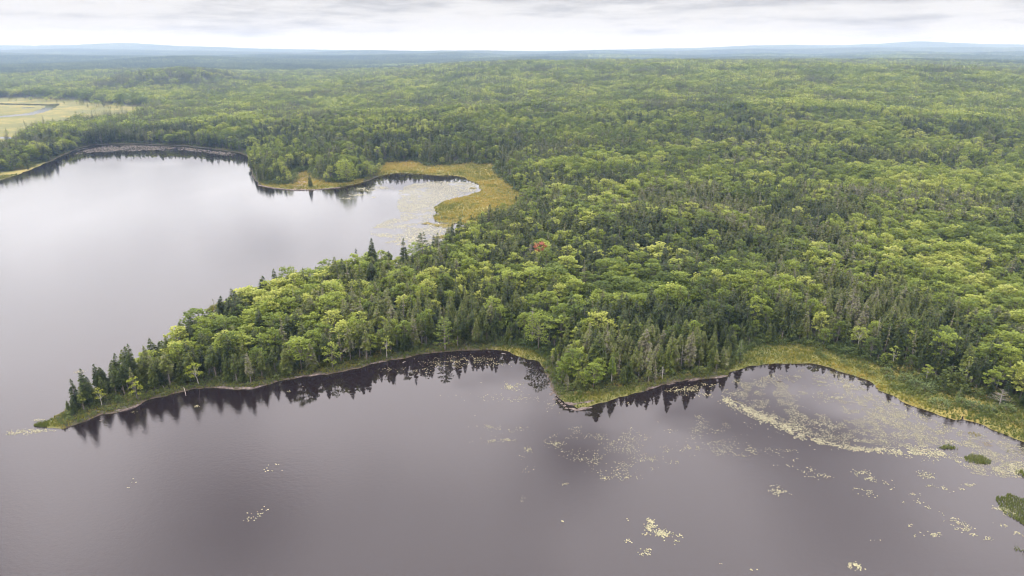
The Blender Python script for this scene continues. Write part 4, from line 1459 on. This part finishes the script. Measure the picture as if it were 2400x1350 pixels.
# far bay field of pads
P9 = in_poly([(862, 540), (900, 518), (938, 508), (930, 480), (938, 460), (932, 445), (960, 432), (1010, 425), (1112, 428), (1118, 448), (1060, 462), (1020, 478), (1012, 520),
              (1090, 532), (1080, 560), (1010, 572), (950, 580), (900, 570), (925, 560), (870, 552)], 4.6, .36, 5.0, 65)
P9b = spots([(845, 443, 18, 3, .8), (838, 457, 22, 2.5, .8), (862, 447, 16, 2, .7), (878, 462, 7, 2, .8), (890, 440, 30, 4, .5), (815, 465, 18, 2.5, .6)], 5)
P9 = np.concatenate([P9, P9b])
pad_mesh('lily_pads', P9, R.uniform(.18, .36, len(P9)), 'broad pale field of lily pads filling the far bay')
P10 = in_poly([(175, 362), (185, 350), (240, 341), (330, 341), (430, 345), (560, 360), (540, 366), (430, 352), (330, 354), (230, 356)], 1.2, .50, 9.0, 75)
o = pad_mesh('floating_weed', P10, R.uniform(.3, .6, len(P10)), 'brownish floating weed along the far shore of the lake')
M_WEED = simple('brown_weed', (0.09, 0.075, 0.055), (0.22, 0.20, 0.155), .3, bump=0)
o.data.materials[0] = M_WEED


# ------------------------------------------------------------------ far mast and far town
def box(mb, x, y, z, sx_, sy_, sz_):
    v = [(x + i * sx_ / 2, y + j * sy_ / 2, z + k * sz_) for k in (0, 1) for j in (-1, 1) for i in (-1, 1)]
    for f in ((0, 1, 3, 2), (4, 6, 7, 5), (0, 4, 5, 1), (1, 5, 7, 3), (3, 7, 6, 2), (2, 6, 4, 0)):
        mb.face([v[i] for i in f])


def mast(px, dist, py_top, label, w=2.6):
    x = azx(px, dist)
    z = float(height(np.array([x]), np.array([dist]))[0])
    H = CAM_H + dist / ray(1200, py_top)[1] * ray(1200, py_top)[2] - z
    rt = thing('radio_mast', label, 'mast', (x, dist, z))
    mb = MB()
    L = [(w * math.cos(a), w * math.sin(a)) for a in (0.5, 2.6, 4.7)]
    for a in L:
        mb.tube([(a[0], a[1], 0), (a[0] * .5, a[1] * .5, H)], [.5, .35], 4)
    k = 0
    zz = 0.0
    while zz < H - 6:
        f0, f1 = 1 - .5 * zz / H, 1 - .5 * (zz + 6) / H
        for q in range(3):
            a, b = L[q], L[(q + 1) % 3]
            mb.tube([(a[0] * f0, a[1] * f0, zz), (b[0] * f1, b[1] * f1, zz + 6)], [.22, .22], 3, cap=False)
        zz += 6
    build('lattice', mb, [M_STEEL], rt)
    an = MB()
    an.tube([(0, 0, H - 1), (0, 0, H + 6)], [.4, .2], 5)
    for q in range(3):
        an.tube([(2 * math.cos(q * 2.1), 2 * math.sin(q * 2.1), H - 8), (2 * math.cos(q * 2.1), 2 * math.sin(q * 2.1), H - 3)], [.5, .5], 5)
    build('antenna', an, [M_WHITE], rt)


mast(1586, 5400, 96, 'taller radio mast on the horizon right of centre')
mast(1761, 7600, 100, 'fainter radio mast far right of the taller one', 2.6)

TOWN = [(582, 10800, 26, 34, 26, 'pale block standing alone at the left end of the far town'), (664, 11200, 34, 22, 16, 'low white hall left of the far town centre'),
        (701, 11000, 40, 20, 14, 'wide white hall in the far town'), (735, 11300, 22, 30, 22, 'pale square block in the far town centre'),
        (764, 11100, 18, 46, 18, 'tallest white tower block of the far town'), (780, 11200, 44, 20, 14, 'long low white building right of the tallest tower block'),
        (806, 11400, 20, 34, 22, 'narrow pale block in the right half of the far town'), (826, 11300, 18, 28, 20, 'small pale block near the right end of the far town'),
        (860, 11500, 30, 16, 14, 'last low white building at the right end of the far town'), (1133, 11000, 24, 26, 20, 'single pale building on the horizon near the centre'),
        (1115, 11200, 30, 14, 14, 'low pale building left of the single central one')]
for px, D_, w_, h_, dp, lab in TOWN:
    x = azx(px, D_)
    z = float(height(np.array([x]), np.array([D_]))[0])
    rt = thing('town_building', lab, 'building', (x, D_, z + 6), group='pale buildings of the far town')
    mb = MB()
    box(mb, 0, 0, -8, w_, dp, h_ + 8)
    build('wall', mb, [M_WHITE], rt)
    rf = MB()
    box(rf, 0, 0, h_ + .003, w_ + 1.2, dp + 1.2, 1.5)
    box(rf, w_ * .2, 0, h_ + 1.506, w_ * .3, dp * .5, 4)
    build('roof', rf, [M_GREYB], rt)
    for fl in range(int(h_ / 6)):
        for q in range(int(w_ / 7)):
            wm = MB()
            box(wm, -w_ / 2 + 4 + q * 7, -dp / 2 - .1, 2 + fl * 6, 4, .3, 2.6)
            build('window', wm, [M_GREYB], rt)

# ------------------------------------------------------------------ the air
hz = MB()
x0, x1, y0, y1, z0, z1 = -15500, 15500, -700, 15200, -4.2, 176
v = [(a, b, c_) for c_ in (z0, z1) for b in (y0, y1) for a in (x0, x1)]
for f in ((0, 2, 3, 1), (4, 5, 7, 6), (0, 1, 5, 4), (1, 3, 7, 5), (3, 2, 6, 7), (2, 0, 4, 6)):
    hz.v = v
    hz.f.append(f); hz.a.append(0); hz.m.append(0)
M_HAZE, N = mat('haze_air')
pv = N.n('ShaderNodeVolumePrincipled', Color=(0.42, 0.65, 1.0, 1.0), Density=0.00015, Anisotropy=0.3)
pv.inputs['Absorption Color'].default_value = (1, 1, 1, 1)
o_ = N.t.nodes.new('ShaderNodeOutputMaterial')
N.t.links.new(pv.outputs[0], o_.inputs['Volume'])
h = tag(add('haze', new_mesh('haze', hz.v, hz.f, [M_HAZE])), 'thin blue haze over the far hills', kind='stuff')
